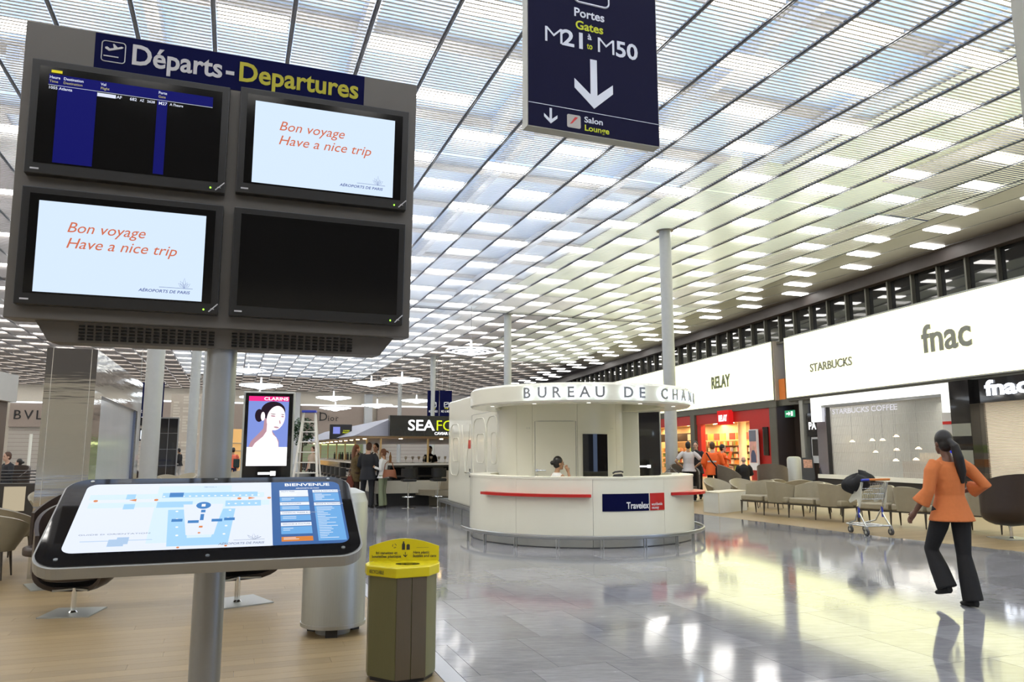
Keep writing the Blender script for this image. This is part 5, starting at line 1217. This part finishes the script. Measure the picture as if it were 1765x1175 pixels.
def tub_chair(loc, rz, label, src=None, grp=None):
    if src: return copy_tree(src, None, loc, rz, label, grp)
    o = thing('tub_chair', label, 'chair', loc, rz, grp)
    def sh_(u_, v_):
        ph = R(90-115+230*u_); s_ = abs(u_-0.5)*2; h = 0.46-0.24*s_**1.6; r_ = 0.25+0.14*v_
        return (r_*math.cos(ph)*1.1, r_*math.sin(ph), 0.34+h*v_)
    B().grid(sh_, 24, 8, 0.035).build('backrest', tub, o, smooth=50)
    bevel(B().slab([(0.29*math.cos(2*PI*i/20), 0.29*math.sin(2*PI*i/20)-0.03) for i in range(20)], 0.33, 0.45).build('seat', tub, o, smooth=30), 0.03, 3)
    for sx in (-1, 1):
        for sy in (-1, 1): B().tube([(sx*0.2,sy*0.2,0.34),(sx*0.23,sy*0.23,0)], [0.02,0.010], 8).build('leg', legm, o)
    return o
tc0 = None
for x_, d_, rz_, lb in ((1237, 22.0, 30, 'beige tub chair facing us just right of the white shirted man'), (1283, 21.5, 20, 'beige tub chair facing us in front of the bald seated man'), (1326, 21.5, 190, 'beige tub chair behind the left end of the first bench'), (1375, 21.0, 170, 'beige tub chair in front of the domed bin by the cafe'), (1410, 19.8, 150, 'dark sided tub chair behind the luggage trolley handle'), (1462, 18.8, 160, 'beige tub chair hidden behind the black bag')):
    p = ray(x_, 800); p *= d_/p.y; q = tub_chair((p.x, p.y, 0), R(rz_), lb, tc0); tc0 = tc0 or q
for i, (x_, d_, rz_, lb) in enumerate(((-8, 9.6, 200, 'beige tub chair cut by the left edge, nearest of the pair'), (22, 11.2, 160, 'beige tub chair with bronze legs left of the mirror portal'), (96, 16.0, 30, 'beige tub chair mirrored beside the portal foot'), (255, 24, 10, 'beige low chair at the foot of the thick left column'), (290, 25, 30, 'beige low chair right of the thick left column'), (318, 27, -20, 'beige low chair before the second left column'), (410, 30, 0, 'beige chair in front of the person in coral red'))):
    p = ray(x_, 800); p *= d_/p.y; tub_chair((p.x, p.y, 0), R(rz_), lb, tc0)
for x_, d_, rz_, lb in ((222, 24, 90, 'dark winged armchair left of the thick column, below the banner'), (20, 22, 0, 'dark round armchair at the far left with a seated man'), (190, 26, 40, 'dark winged armchair between mirror portal and thick column')):
    p = ray(x_, 800); p *= d_/p.y; wing_chair((p.x, p.y, 0), R(rz_), lb, src=wc0)
def bench(p0, p1, label):
    d = Vector((p1[0]-p0[0], p1[1]-p0[1], 0)); L = d.length; rz = math.atan2(d.y, d.x)
    o = thing('row_bench', label, 'bench', (p0[0], p0[1], 0), rz)
    n_ = 4; w_ = L/n_
    B().box(0.0, L, -0.26, -0.22, 0.30, 0.335).box(0, L, 0.22, 0.26, 0.30, 0.335).box(0.0, 0.04, -0.26, 0.26, 0.30, 0.335).box(L-0.04, L, -0.26, 0.26, 0.30, 0.335).build('frame', legm, o)
    for i in range(n_+1):
        for s_ in (-1, 1): B().tube([(min(max(i*w_, 0.03), L-0.03), s_*0.24, 0.32), (min(max(i*w_, 0.03), L-0.03), s_*0.26, 0)], [0.028, 0.012], 8).build('leg', legm, o)
    for i in range(n_):
        f = 1 if i % 2 == 0 else -1; xc = (i+0.5)*w_
        bevel(B().box(xc-w_*0.46, xc+w_*0.46, -0.28, 0.28, 0.335, 0.47).build('seat', tub, o), 0.035, 3)
        def bk(u_, v_, f=f, xc=xc):
            t_ = 2*u_-1; ex = (w_*0.47)*(1+0.06*v_); y_ = 0.33+0.07*v_-0.42*abs(t_)**3.2
            return (xc+f*t_*ex if False else xc+t_*ex, f*y_, 0.335+(0.50-0.10*abs(t_)**3)*v_)
        B().grid(bk, 20, 6, 0.04).build('backrest', tub, o, smooth=50)
    return o
bench((6.05, 19.75), (7.55, 17.15), 'far one of two long beige benches with alternating seats, right of the white box')
bench((7.62, 16.75), (9.45, 14.75), 'near one of two long beige benches, between trolley and walking woman')
# white plywood box
o = thing('white_box', 'white plywood box standing between kiosk and benches', 'box', (5.23, 19.46, 0), 0)
c0 = onG(1213, 882)-Vector((5.23,19.46,0)); c1 = onG(1288, 879)-Vector((5.23,19.46,0))
q0 = (0,0); q1 = (c1.x, c1.y); q3 = (c0.x, c0.y); q2 = (q1[0]+q3[0], q1[1]+q3[1])
wb = mat('white_board', (0.66,0.66,0.62), 0.5, var=0.04)
B().slab([q0,q1,q2,q3], 0, 0.50).build('body', wb, o)
B().slab([(x_*1.01-0.01, y_*1.01-0.01) for x_, y_ in (q0,q1,q2,q3)], 0.50, 0.525).build('top', mat('plywood_edge', (0.6,0.55,0.42), 0.5), o)
b = B()
for x_, y_ in (q0, q1, q3): b.box(x_-0.008, x_+0.008, y_-0.008, y_+0.008, 0, 0.5)
b.build('edge_strip', mat('plywood_edge', (0,)*3), o)
# ---- luggage trolley with bag
tr = thing('luggage_trolley', 'steel luggage trolley with orange and blue handle in front of the benches', 'trolley', (6.80, 14.68, 0), R(12))
tm_ = mat('trolley_steel', (0.55,0.56,0.55), 0.25, 0.9); trp = mat('trolley_cream', (0.62,0.60,0.50), 0.4)
for s_ in (-1, 1):
    B().tube([(s_*0.27,-0.22,0.98),(s_*0.26,-0.15,0.75),(s_*0.25,-0.02,0.45),(s_*0.25,-0.12,0.3),(s_*0.26,-0.24,0.16)], 0.016, 8).build('upright', tm_, tr, smooth=True)
    B().tube([(s_*0.25,-0.02,0.46),(s_*0.22,0.12,0.25),(s_*0.18,0.42,0.17)], 0.014, 8).build('curved_strut', tm_, tr, smooth=True)
    B().tube([(s_*0.25,-0.04,0.52),(s_*0.252,-0.05,0.32)], 0.019, 8).build('blue_sleeve', bl, tr)
B().prism([(-0.22,0.98),(-0.14,0.98),(0.2,0.62),(0.16,0.58),(-0.04,0.66),(-0.1,0.5),(-0.14,0.6)], -0.012, 0.012, T_((-0.27,0,0)) @ RZ(PI/2)).build('side_panel', trp, tr)
B().prism([(-0.22,0.98),(-0.14,0.98),(0.2,0.62),(0.16,0.58),(-0.04,0.66),(-0.1,0.5),(-0.14,0.6)], -0.012, 0.012, T_((0.27,0,0)) @ RZ(PI/2)).build('side_panel', trp, tr)
B().tube([(-0.30,-0.24,1.02),(-0.14,-0.24,1.025)], 0.022, 10).build('blue_grip', bl, tr, smooth=True)
B().tube([(-0.14,-0.24,1.025),(0.30,-0.24,1.03)], 0.022, 10).build('orange_grip', mat('trolley_orange', (0.62,0.20,0.04), 0.4), tr, smooth=True)
b = B()
for i in range(11): x_ = -0.24+i*0.048; b.tube([(x_,-0.16,0.96),(x_,-0.12,0.66),(x_,0.12,0.64),(x_,0.2,0.8)], 0.004, 5)
for z, y_ in ((0.96,-0.16),(0.86,-0.15),(0.76,-0.14),(0.66,-0.12)): b.tube([(-0.26,y_,z),(0.26,y_,z)], 0.005, 5)
b.tube([(-0.26,0.2,0.8),(0.26,0.2,0.8)], 0.008, 6); b.build('wire_basket', tm_, tr)
b = B(); b.tube([(-0.26,-0.24,0.17),(-0.2,0.42,0.17),(0.2,0.42,0.17),(0.26,-0.24,0.17),(-0.26,-0.24,0.17)], 0.014, 8)
for x_ in (-0.12, 0, 0.12): b.tube([(x_,-0.2,0.18),(x_*0.8,0.4,0.18)], 0.008, 6)
b.build('base_frame', tm_, tr)
for x_, y_ in ((-0.26,-0.24),(0.26,-0.24),(-0.16,0.36),(0.16,0.36)):
    w_ = B().tube([(x_-0.018,y_,0.065),(x_+0.018,y_,0.065)], 0.065, 20).build('wheel', mat('rubber_grey', (0.06,0.06,0.065), 0.5), tr, smooth=30)
    B().tube([(x_-0.021,y_,0.065),(x_+0.021,y_,0.065)], 0.03, 14).build('hub', tm_, w_)
    B().box(x_-0.025, x_+0.025, y_-0.02, y_+0.02, 0.10, 0.17).build('wheel_fork', tm_, w_)
o = thing('black_bag', 'black shapeless bag lying on the trolley', 'bag', (6.72, 14.72, 0.80), R(20))
def lump(u_, v_):
    a = 2*PI*u_; p_ = PI*(v_-0.5); n1 = 1+0.13*math.sin(3*a+2*v_)+0.09*math.sin(5*a+7*v_)
    return (0.34*math.cos(a)*math.cos(p_)*n1-0.08, 0.2*math.sin(a)*math.cos(p_)*n1, 0.17+0.16*math.sin(p_)*n1+0.05*math.cos(a))
fab = mat('black_fabric', (0.012,0.012,0.013), 0.85, bump=0.3, scale=18)
B().grid(lump, 28, 14).build('body', fab, o, smooth='all')
B().tube([(-0.05,0,0.28),(0.02,0.02,0.36),(0.12,0.03,0.37),(0.2,0.02,0.28)], 0.014, 8).build('strap', fab, o, smooth=True)
# ================================================================ PEOPLE
def remesh(o, v, sm=2):
    m_ = o.modifiers.new('remesh', 'REMESH'); m_.mode = 'VOXEL'; m_.voxel_size = v; m_.use_smooth_shade = True
    if sm:
        q = o.modifiers.new('smooth', 'SMOOTH'); q.iterations = sm; q.factor = 0.5
    return o
SK = {'light': mat('skin_light', (0.58,0.36,0.26), 0.5, var=0.05), 'tan': mat('skin_tan', (0.40,0.22,0.12), 0.45, var=0.05), 'dark': mat('skin_dark', (0.13,0.06,0.035), 0.45, var=0.05)}
HR = {'black': mat('hair_black', (0.010,0.008,0.007), 0.45, scale=40, var=0.3), 'brown': mat('hair_brown', (0.07,0.03,0.015), 0.5, scale=40, var=0.3), 'ginger': mat('hair_auburn', (0.16,0.06,0.025), 0.5, scale=40, var=0.3), 'grey': mat('hair_grey', (0.25,0.22,0.2), 0.6)}
def cloth(n_, c_): return mat('cloth_'+n_, c_, 0.8, bump=0.15, scale=25, var=0.08)
eye_m = mat('eye_dark', (0.01,0.01,0.01), 0.2); lip_m = mat('lips', (0.30,0.07,0.06), 0.5)
J0 = dict(shL=(-.185,0,1.42), elL=(-.235,-.02,1.13), wrL=(-.245,.05,.88), shR=(.185,0,1.42), elR=(.235,-.02,1.13), wrR=(.245,.05,.88),
    hiL=(-.095,0,.93), knL=(-.105,.02,.50), anL=(-.11,-.02,.09), hiR=(.095,0,.93), knR=(.105,.02,.50), anR=(.11,-.02,.09), pel=(0,0,.95), chest=(0,0,1.27), neck=(0,-.01,1.47), head=(0,.02,1.62), yawH=0)
def person(label, loc, rz, h=1.75, skin='light', hair=('black','short'), top=None, sleeve='long', trousers=None, shoes=None, female=False, vox=0.016, pose=None, face=False, coat=0.0, flare=0.0, skirt=None, hem=0.86, grp=None, handdir=None):
    J = {k: (Vector(v) if isinstance(v, tuple) else v) for k, v in J0.items()}
    for k, v in (pose or {}).items(): J[k] = Vector(v) if isinstance(v, tuple) else v
    p = thing('person', label, 'person', loc, rz, grp); s_ = h/1.75; p.scale = (s_, s_, s_)
    wS = 0.90 if female else 1.0
    b = B(); pel, ch, nk, hd = J['pel'], J['chest'], J['neck'], J['head']; mid = pel.lerp(ch, .45)
    sh = (J['shL']+J['shR'])/2
    wa = 0.115 if female else 0.135
    tor = [(pel-Vector((0,0,.07)), (.13*(1.06 if female else 1), .10)), (pel, (.155*(1.04 if female else .97), .115)), (mid, (wa, .095)), (ch, (.155*wS, .115)), (sh-Vector((0,0,.03)), (.17*wS, .095)), (sh+Vector((0,0,.02)), (.12*wS, .07)), (nk, (.055, .055))]
    b.tube([t_[0] for t_ in tor], [t_[1] for t_ in tor], 20)
    b.tube([nk-Vector((0,0,.04)), nk, hd-Vector((0,.01,.06))], [.058, .05*wS+.004, .05*wS], 12)
    HM_ = T_(hd) @ RZ(J['yawH'])
    b.ball((0,-.005,.03), (.073,.093,.105), HM_, 20, 14); b.ball((0,.035,-.045), (.052,.055,.062), HM_, 14, 10); b.ball((0,.062,-.085), (.028,.025,.022), HM_, 10, 8)
    b.ball((0,.102,-.015), (.011,.018,.018), HM_, 8, 6); b.ball((0,.09,.01), (.009,.014,.022), HM_, 8, 6)
    for q in (-1, 1): b.ball((q*.074,-.005,-.005), (.010,.019,.03), HM_, 8, 6)
    limbs = []
    for q in 'LR':
        S1, E_, W_ = J['sh'+q], J['el'+q], J['wr'+q]; sg_ = -1 if q == 'L' else 1
        b.tube([S1+Vector((-sg_*.03,0,0)), S1.lerp(E_,.3), E_, E_.lerp(W_,.3), W_], [.055*wS, .048*wS, .038*wS, .040*wS, .026*wS], 12)
        # hand: palm, four fingers of unequal length, thumb from the side of the palm
        d = (W_-E_).normalized()
        if handdir and q in handdir: d = Vector(handdir[q]).normalized()
        side_ = d.cross(Vector((sg_, 0, 0.15))).normalized() if abs(d.x) < 0.85 else d.cross(Vector((0,0,1))).normalized()
        nrm = d.cross(side_).normalized(); pc = W_+d*.045
        b.tube([W_, W_+d*.035, W_+d*.085], [.024, .030, .028], 10)
        for i, ln in enumerate((.062,.075,.070,.055)):
            o_ = side_*(.026-.0175*i); st = W_+d*.075+o_; k1 = st+d*ln*.5+o_*.15; k2 = k1+d*ln*.42-nrm*sg_*.014
            b.tube([st, k1, k2], [.0095,.0085,.007], 8)
        th0 = W_+d*.02+side_*.024; b.tube([th0, th0+d*.028+side_*.022, th0+d*.055+side_*.026], [.011,.010,.008], 8)
        H_, K_, A_ = J['hi'+q], J['kn'+q], J['an'+q]
        b.tube([H_+Vector((0,0,.03)), H_.lerp(K_,.35), K_, K_.lerp(A_,.35), A_], [.085, .078, .052, .054, .034], 14)
    body = remesh(b.build('body', SK[skin], p), max(vox*0.6, .0075), 1)
    def garment(name, b_, m_, v=vox): return remesh(b_.build(name, m_, p), v, 2)
    if top:
        g_ = coat+.014; b_ = B(); hz = J['pel'].z-(.95-hem); base = pel+Vector((0,0,hz-pel.z))
        tt = [(base, (.212+g_, .165+g_)), (pel, (.172+g_, .130+g_)), (mid, (wa+.008+g_, .10+g_)), (ch, (.158*wS+g_, .118+g_)), (sh-Vector((0,0,.03)), (.172*wS+g_*.8, .098+g_*.8)), (sh+Vector((0,0,.03)), (.115*wS+g_*.5, .07+g_*.4)), (nk-Vector((0,0,.005)), (.062+g_*.3, .062+g_*.3))]
        b_.tube([t_[0] for t_ in tt], [t_[1] for t_ in tt], 20)
        for q in 'LR':
            S1, E_, W_ = J['sh'+q], J['el'+q], J['wr'+q]; sg_ = -1 if q == 'L' else 1
            if sleeve == 'none': continue
            pts = [S1+Vector((-sg_*.05,0,0)), S1.lerp(E_,.3), E_]; rr = [.062*wS+g_, .058*wS+g_*.8, .050*wS+g_*.7]
            if sleeve == 'short': pts = [pts[0], pts[1], S1.lerp(E_,.75)]; rr[2] = .062
            if sleeve == 'long': pts += [W_+(E_-W_)*.02]; rr += [.038+g_*.4]
            if sleeve == 'threequarter': pts += [E_.lerp(W_,.6)]; rr += [.055+flare]
            b_.tube(pts, rr, 12)
        garment('top', b_, top)
    if trousers:
        b_ = B(); b_.tube([pel-Vector((0,0,.10)), pel, pel+Vector((0,0,.09))], [(.135,.11),(.163,.125),(.145,.11)], 18)
        for q in 'LR':
            H_, K_, A_ = J['hi'+q], J['kn'+q], J['an'+q]; an2 = A_+(K_-A_).normalized()*(-.03)
            b_.tube([H_+Vector((0,0,.04)), H_.lerp(K_,.35), K_, K_.lerp(an2,.5), an2], [.098, .092, .070, .068+flare*.6, .062+flare], 14)
        garment('trousers', b_, trousers)
    if skirt:
        b_ = B(); b_.tube([pel+Vector((0,0,.1)), pel, (J['knL']+J['knR'])/2], [(.135,.11),(.17,.13),(.2,.16)], 18); garment('skirt', b_, skirt)
    for q in 'LR':
        b_ = B(); A_ = J['an'+q]; f = Vector((0,1,0)); K_ = J['kn'+q]; tilt_ = (K_-A_).normalized(); f = (f-tilt_*f.dot(tilt_)*.6).normalized()
        b_.tube([A_+Vector((0,0,-.045))-f*.06, A_+Vector((0,0,-.045)), A_+Vector((0,0,-.058))+f*.08, A_+Vector((0,0,-.065))+f*.16], [(.033,.038),(.038,.042),(.042,.030),(.026,.020)], 12)
        if female: b_.tube([A_+Vector((0,0,-.05))-f*.055, A_+Vector((0,0,-.088))-f*.055], .012, 8)
        remesh(b_.build('shoe', shoes or cloth('shoe_black', (.012,.012,.012)), p), .011, 1)
    hk, st = hair
    if st != 'bald':
        b_ = B(); b_.ball((0,-.018,.048), (.083,.095,.102), HM_, 18, 12); b_.ball((0,-.04,.0), (.076,.07,.085), HM_, 16, 10)
        if st == 'pony': b_.tube([tuple(HM_ @ Vector(v)) for v in ((0,-.10,.03),(0.015,-.15,-.02),(0.035,-.165,-.14),(0.06,-.16,-.28),(0.07,-.15,-.40))], [.03,.042,.05,.046,.018], 12)
        if st == 'bun': b_.ball((0,-.13,.02), .042, HM_); 
        if st == 'long': b_.tube([tuple(HM_ @ Vector(v)) for v in ((0,-.05,.05),(0,-.085,-.05),(0,-.10,-.2),(0,-.09,-.34))], [(.08,.07),(.09,.06),(.095,.045),(.07,.03)], 14)
        if st == 'tail': b_.tube([tuple(HM_ @ Vector(v)) for v in ((0,-.10,.06),(0,-.16,.05),(0,-.19,.0))], [.022,.028,.012], 8)
        ho = remesh(b_.build('hair', HR[hk], p), .009, 1)
    else:
        b_ = B(); b_.ball((0,-.045,-.005), (.074,.055,.045), HM_, 14, 8); remesh(b_.build('hair', HR['grey'], p), .009, 1)
    if face:
        for q in (-1, 1):
            B().ball((q*.030,.083,.014), (.013,.008,.008), HM_, 10, 6).build('eye', eye_m, p, smooth=True)
            B().ball((q*.031,.088,.034), (.018,.006,.004), HM_, 10, 6).build('eyebrow', HR['black'], p, smooth=True)
        B().ball((0,.092,-.052), (.021,.008,.007), HM_, 10, 6).build('lips', lip_m, p, smooth=True)
    return p
def spot(x, d, z=0):
    p_ = ray(x, 800); p_ *= d/p_.y; return (p_.x, p_.y, z)
blk = cloth('black', (.010,.010,.011)); suit = cloth('suit_navy', (.016,.017,.021)); whs = cloth('white', (.68,.68,.66)); org = cloth('orange', (.56,.165,.045)); hiv = cloth('hi_vis', (.85,.13,.02))
# the walking woman
W = person('woman walking away in a burnt orange blouse and black flared trousers, long black ponytail', (4.53, 7.95, 0), R(8), 1.76, 'dark', ('black','pony'), org, 'threequarter', blk, female=True, vox=.011, hem=.84, coat=.006, flare=.035,
    pose=dict(shL=(-.175,.0,1.42), elL=(-.25,-.02,1.15), wrL=(-.34,.09,.93), shR=(.175,.0,1.42), elR=(.33,-.10,1.20), wrR=(.26,.13,1.13), pel=(0,0,.95), knR=(.10,.0,.50), anR=(.11,-.06,.09), knL=(-.11,.20,.54), anL=(-.08,.06,.20), head=(-.01,.03,1.62), chest=(0,.01,1.27)))
# group at the bar
person('man seen from behind in a black suit, standing before the seafood bar', (-4.05, 21.5, 0), R(-12), 1.80, 'light', ('brown','short'), suit, 'long', suit, coat=.016, hem=.74, pose=dict(anL=(-.18,.10,.09), knL=(-.15,.05,.5), anR=(.13,-.03,.09), elL=(-.26,.02,1.14), wrL=(-.16,.18,1.0), elR=(.26,.02,1.14), wrR=(.16,.18,1.02), head=(.01,.04,1.61)))
bw = person('woman in white blouse and sage green trousers, carrying a brown shoulder bag', (-3.62, 21.5, 0), R(75), 1.62, 'tan', ('ginger','tail'), whs, 'long', cloth('sage', (.20,.23,.14)), female=True, face=True, flare=.02, hem=.88, pose=dict(elR=(.24,.02,1.16), wrR=(.14,.22,1.25), elL=(-.24,-.02,1.14), wrL=(-.16,.2,1.2)))
bag = thing('shoulder_bag', 'brown leather shoulder bag on the arm of the woman in white', 'bag', (-3.42, 21.38, .93), R(10))
brl = mat('bag_leather', (.22,.07,.025), .45)
B().grid(lambda u_, v_: ((.21-.05*v_)*math.cos(2*PI*u_), (.09-.05*v_)*math.sin(2*PI*u_), -.10+.22*v_-.03*math.cos(4*PI*u_)*(1-v_)), 28, 8).add([(-.18,-.07,-.1),(.18,-.07,-.1),(.18,.07,-.1),(-.18,.07,-.1)], [(0,1,2,3)]).build('body', brl, bag, smooth=True)
B().tube([(-.15,0,.1),(-.12,0,.28),(-.04,0,.36),(.06,0,.32),(.13,0,.1)], .012, 8).build('strap', brl, bag, smooth=True)
person('woman with long auburn hair in a patterned brown dress, behind the black suit', (-4.50, 22.0, 0), R(-60), 1.74, 'light', ('ginger','long'), mat('cloth_patterned', (.12,.08,.03), .8, var=.7, scale=18), 'long', cloth('dark_brown', (.05,.025,.015)), female=True, hem=.70, pose=dict(elR=(.22,.05,1.16), wrR=(.16,.22,1.05)))
hb_ = thing('hand_bag', 'reddish brown bag hanging beside the patterned dress', 'bag', (-4.62, 21.75, .72)); B().prism([(-.13,-.2),(.10,-.2),(.14,-.1),(.06,.14),(-.03,.14)], -.06, .06).build('body', mat('bag_red_brown', (.14,.03,.015), .45), hb_); B().tube([(-.02,0,.13),(0,0,.34),(.05,0,.13)], .01, 6).build('strap', brl, hb_)
person('person in a white shirt standing close behind the black suit', (-3.95, 22.15, 0), R(160), 1.78, 'light', ('black','short'), whs, 'long', blk, face=True, pose=dict(wrR=(.2,.25,1.1), elR=(.25,.03,1.15)))
person('dark clothed attendant behind the seafood bar worktop', spot(741, 27.5), R(170), 1.74, 'light', ('black','short'), blk, 'short', cloth('khaki', (.12,.11,.08)))
person('person in cream shirt working behind the step ladder', spot(539, 31), R(150), 1.75, 'light', ('brown','short'), cloth('cream', (.6,.48,.36)), 'short', blk)
# the clerk
ck = person('woman clerk seated in the round kiosk, hand at her mouth, red bead necklace', (.775, 13.62, .17), R(-62), 1.66, 'tan', ('black','bun'), whs, 'none', blk, female=True, vox=.010, face=True,
    pose=dict(pel=(0,0,.53), chest=(0,.03,.86), neck=(0,.03,1.07), head=(0,.07,1.225), shL=(-.17,.03,1.01), elL=(-.22,.16,.78), wrL=(-.10,.34,.80), shR=(.17,.03,1.01), elR=(.21,.22,.80), wrR=(.075,.235,1.075), hiL=(-.09,.02,.53), knL=(-.12,.42,.55), anL=(-.12,.40,.12), hiR=(.09,.02,.53), knR=(.12,.42,.55), anR=(.12,.40,.12), yawH=R(-8)), hem=.93, handdir={'R': (-.25,-.35,1)})
b = B(); random.seed(2)
for i in range(26):
    a = 2*PI*i/26; q = Vector((.085*math.sin(a), .07+.055*math.cos(a)+.01, 1.045-.085*(math.cos(a)+1)/2)); b.ball(tuple(q), .009, n=8, m=6)
b.build('bead_necklace', red, ck, smooth=True)
so = thing('clerk_stool', 'dark stool under the seated kiosk clerk', 'stool', (.775, 13.62, 0))
B().cyl(0,0,.54,.60,.2,n=24).build('seat', dark, so); B().cyl(0,0,0.02,.54,.03,n=12).build('post', chrome, so); B().cyl(0,0,0,.02,.24,n=24).build('base', dark, so)
B(RZ(R(-62))).box(-.2,.2,.3,.6,.19,.21).box(-.02,.02,0,.3,.17,.19).build('foot_plate', dark, so)
# men at the bookshop
person('man in a pale shirt with hands on hips, seen from behind by the kiosk', spot(1187, 24.6), R(-5), 1.86, 'tan', ('black','short'), cloth('pale_grey', (.52,.50,.50)), 'short', blk, pose=dict(elL=(-.40,-.08,1.16), wrL=(-.20,.03,1.0), elR=(.40,-.08,1.16), wrR=(.20,.03,1.0), anL=(-.16,0,.09), anR=(.16,0,.09)), handdir={'L': (.6,.3,-.6), 'R': (-.6,.3,-.6)})
person('man in black suit and tie facing us beside the pale shirted man', spot(1200, 25.6), R(160), 1.88, 'light', ('black','short'), suit, 'long', blk, face=True, coat=.014, hem=.76, pose=dict(elL=(-.28,.05,1.14), wrL=(-.24,.25,1.06)))
j1 = person('taller man in orange work jacket and black trousers, seen from behind', spot(1229, 24.2), R(-25), 1.84, 'light', ('brown','short'), hiv, 'long', blk, coat=.03, hem=.78, pose=dict(elR=(.27,.05,1.14), wrR=(.18,.22,1.02), elL=(-.28,-.02,1.14), wrL=(-.22,.14,.95)))
B().tube([(-.16,-.13,1.44),(-.02,-.17,1.2),(.16,-.16,.98)], [(.02,.006)]*3, 8).build('bag_strap', blk, j1); bevel(B().box(.1,.36,-.22,-.08,.76,1.0).build('shoulder_bag', blk, j1), .02)
B().box(-.13,.13,-.158,-.15,1.16,1.20).build('reflective_lettering', mat('tape_grey', (.5,.48,.45), .4), j1)
person('second man in orange work jacket holding a phone up to his face', spot(1246, 25.0), R(-100), 1.78, 'light', ('black','short'), hiv, 'long', blk, coat=.02, hem=.80, face=True, pose=dict(elR=(.28,.16,1.26), wrR=(.14,.26,1.52), elL=(-.24,.0,1.14), wrL=(-.2,.2,1.05)))
SIT = dict(pel=(0,0,.50), chest=(0,-.02,.84), neck=(0,.0,1.05), head=(0,.03,1.20), shL=(-.18,-.02,.99), elL=(-.25,.05,.74), wrL=(-.18,.28,.70), shR=(.18,-.02,.99), elR=(.25,.05,.74), wrR=(.18,.28,.70), hiL=(-.1,.0,.48), knL=(-.13,.42,.48), anL=(-.13,.38,.09), hiR=(.1,.0,.48), knR=(.13,.42,.48), anR=(.13,.38,.09))
person('bald man in black jacket seated with his back to us', spot(1282, 27.2), R(-15), 1.80, 'light', ('grey','bald'), blk, 'long', blk, pose=SIT, coat=.02, hem=.93)
person('man in dark suit seated facing us at the far left', spot(13, 21.5), R(150), 1.85, 'light', ('brown','short'), suit, 'long', suit, pose=dict(SIT, pel=(0,0,.62), chest=(0,-.02,.96), neck=(0,0,1.17), head=(0,.03,1.32), shL=(-.18,-.02,1.11), shR=(.18,-.02,1.11), elL=(-.26,.05,.86), elR=(.26,.05,.86), wrL=(-.1,.28,.82), wrR=(.1,.28,.82), hiL=(-.1,0,.6), hiR=(.1,0,.6), knL=(-.13,.42,.58), knR=(.13,.42,.58)), face=True, hem=.93)
person('person in pale top seated behind the far left armchair', spot(34, 25), R(100), 1.72, 'light', ('black','bun'), whs, 'long', blk, female=True, pose=dict(SIT), hem=.93)
person('distant man in a light blue shirt behind the dark armchairs', spot(220, 36), R(170), 1.76, 'light', ('brown','short'), cloth('sky_blue', (.25,.38,.62)), 'long', blk)
person('distant person in dark clothes walking between the left columns', spot(309, 38), R(100), 1.72, 'tan', ('black','short'), blk, 'long', cloth('stone_trousers', (.5,.48,.45)), pose=dict(knL=(-.1,.2,.53), anL=(-.1,.22,.12), anR=(.1,-.2,.1), wrL=(-.28,.2,.95), head=(0,.08,1.6)))
cr = person('distant person in a coral top with a dark backpack right of the display pole', spot(401, 34), R(30), 1.72, 'tan', ('black','bun'), cloth('coral', (.75,.16,.09)), 'long', cloth('denim', (.03,.03,.09)), female=True, hem=.84)
bevel(B().box(.0,.26,-.26,-.11,.86,1.25).build('backpack', cloth('dark_teal', (.015,.03,.028)), cr), .04)
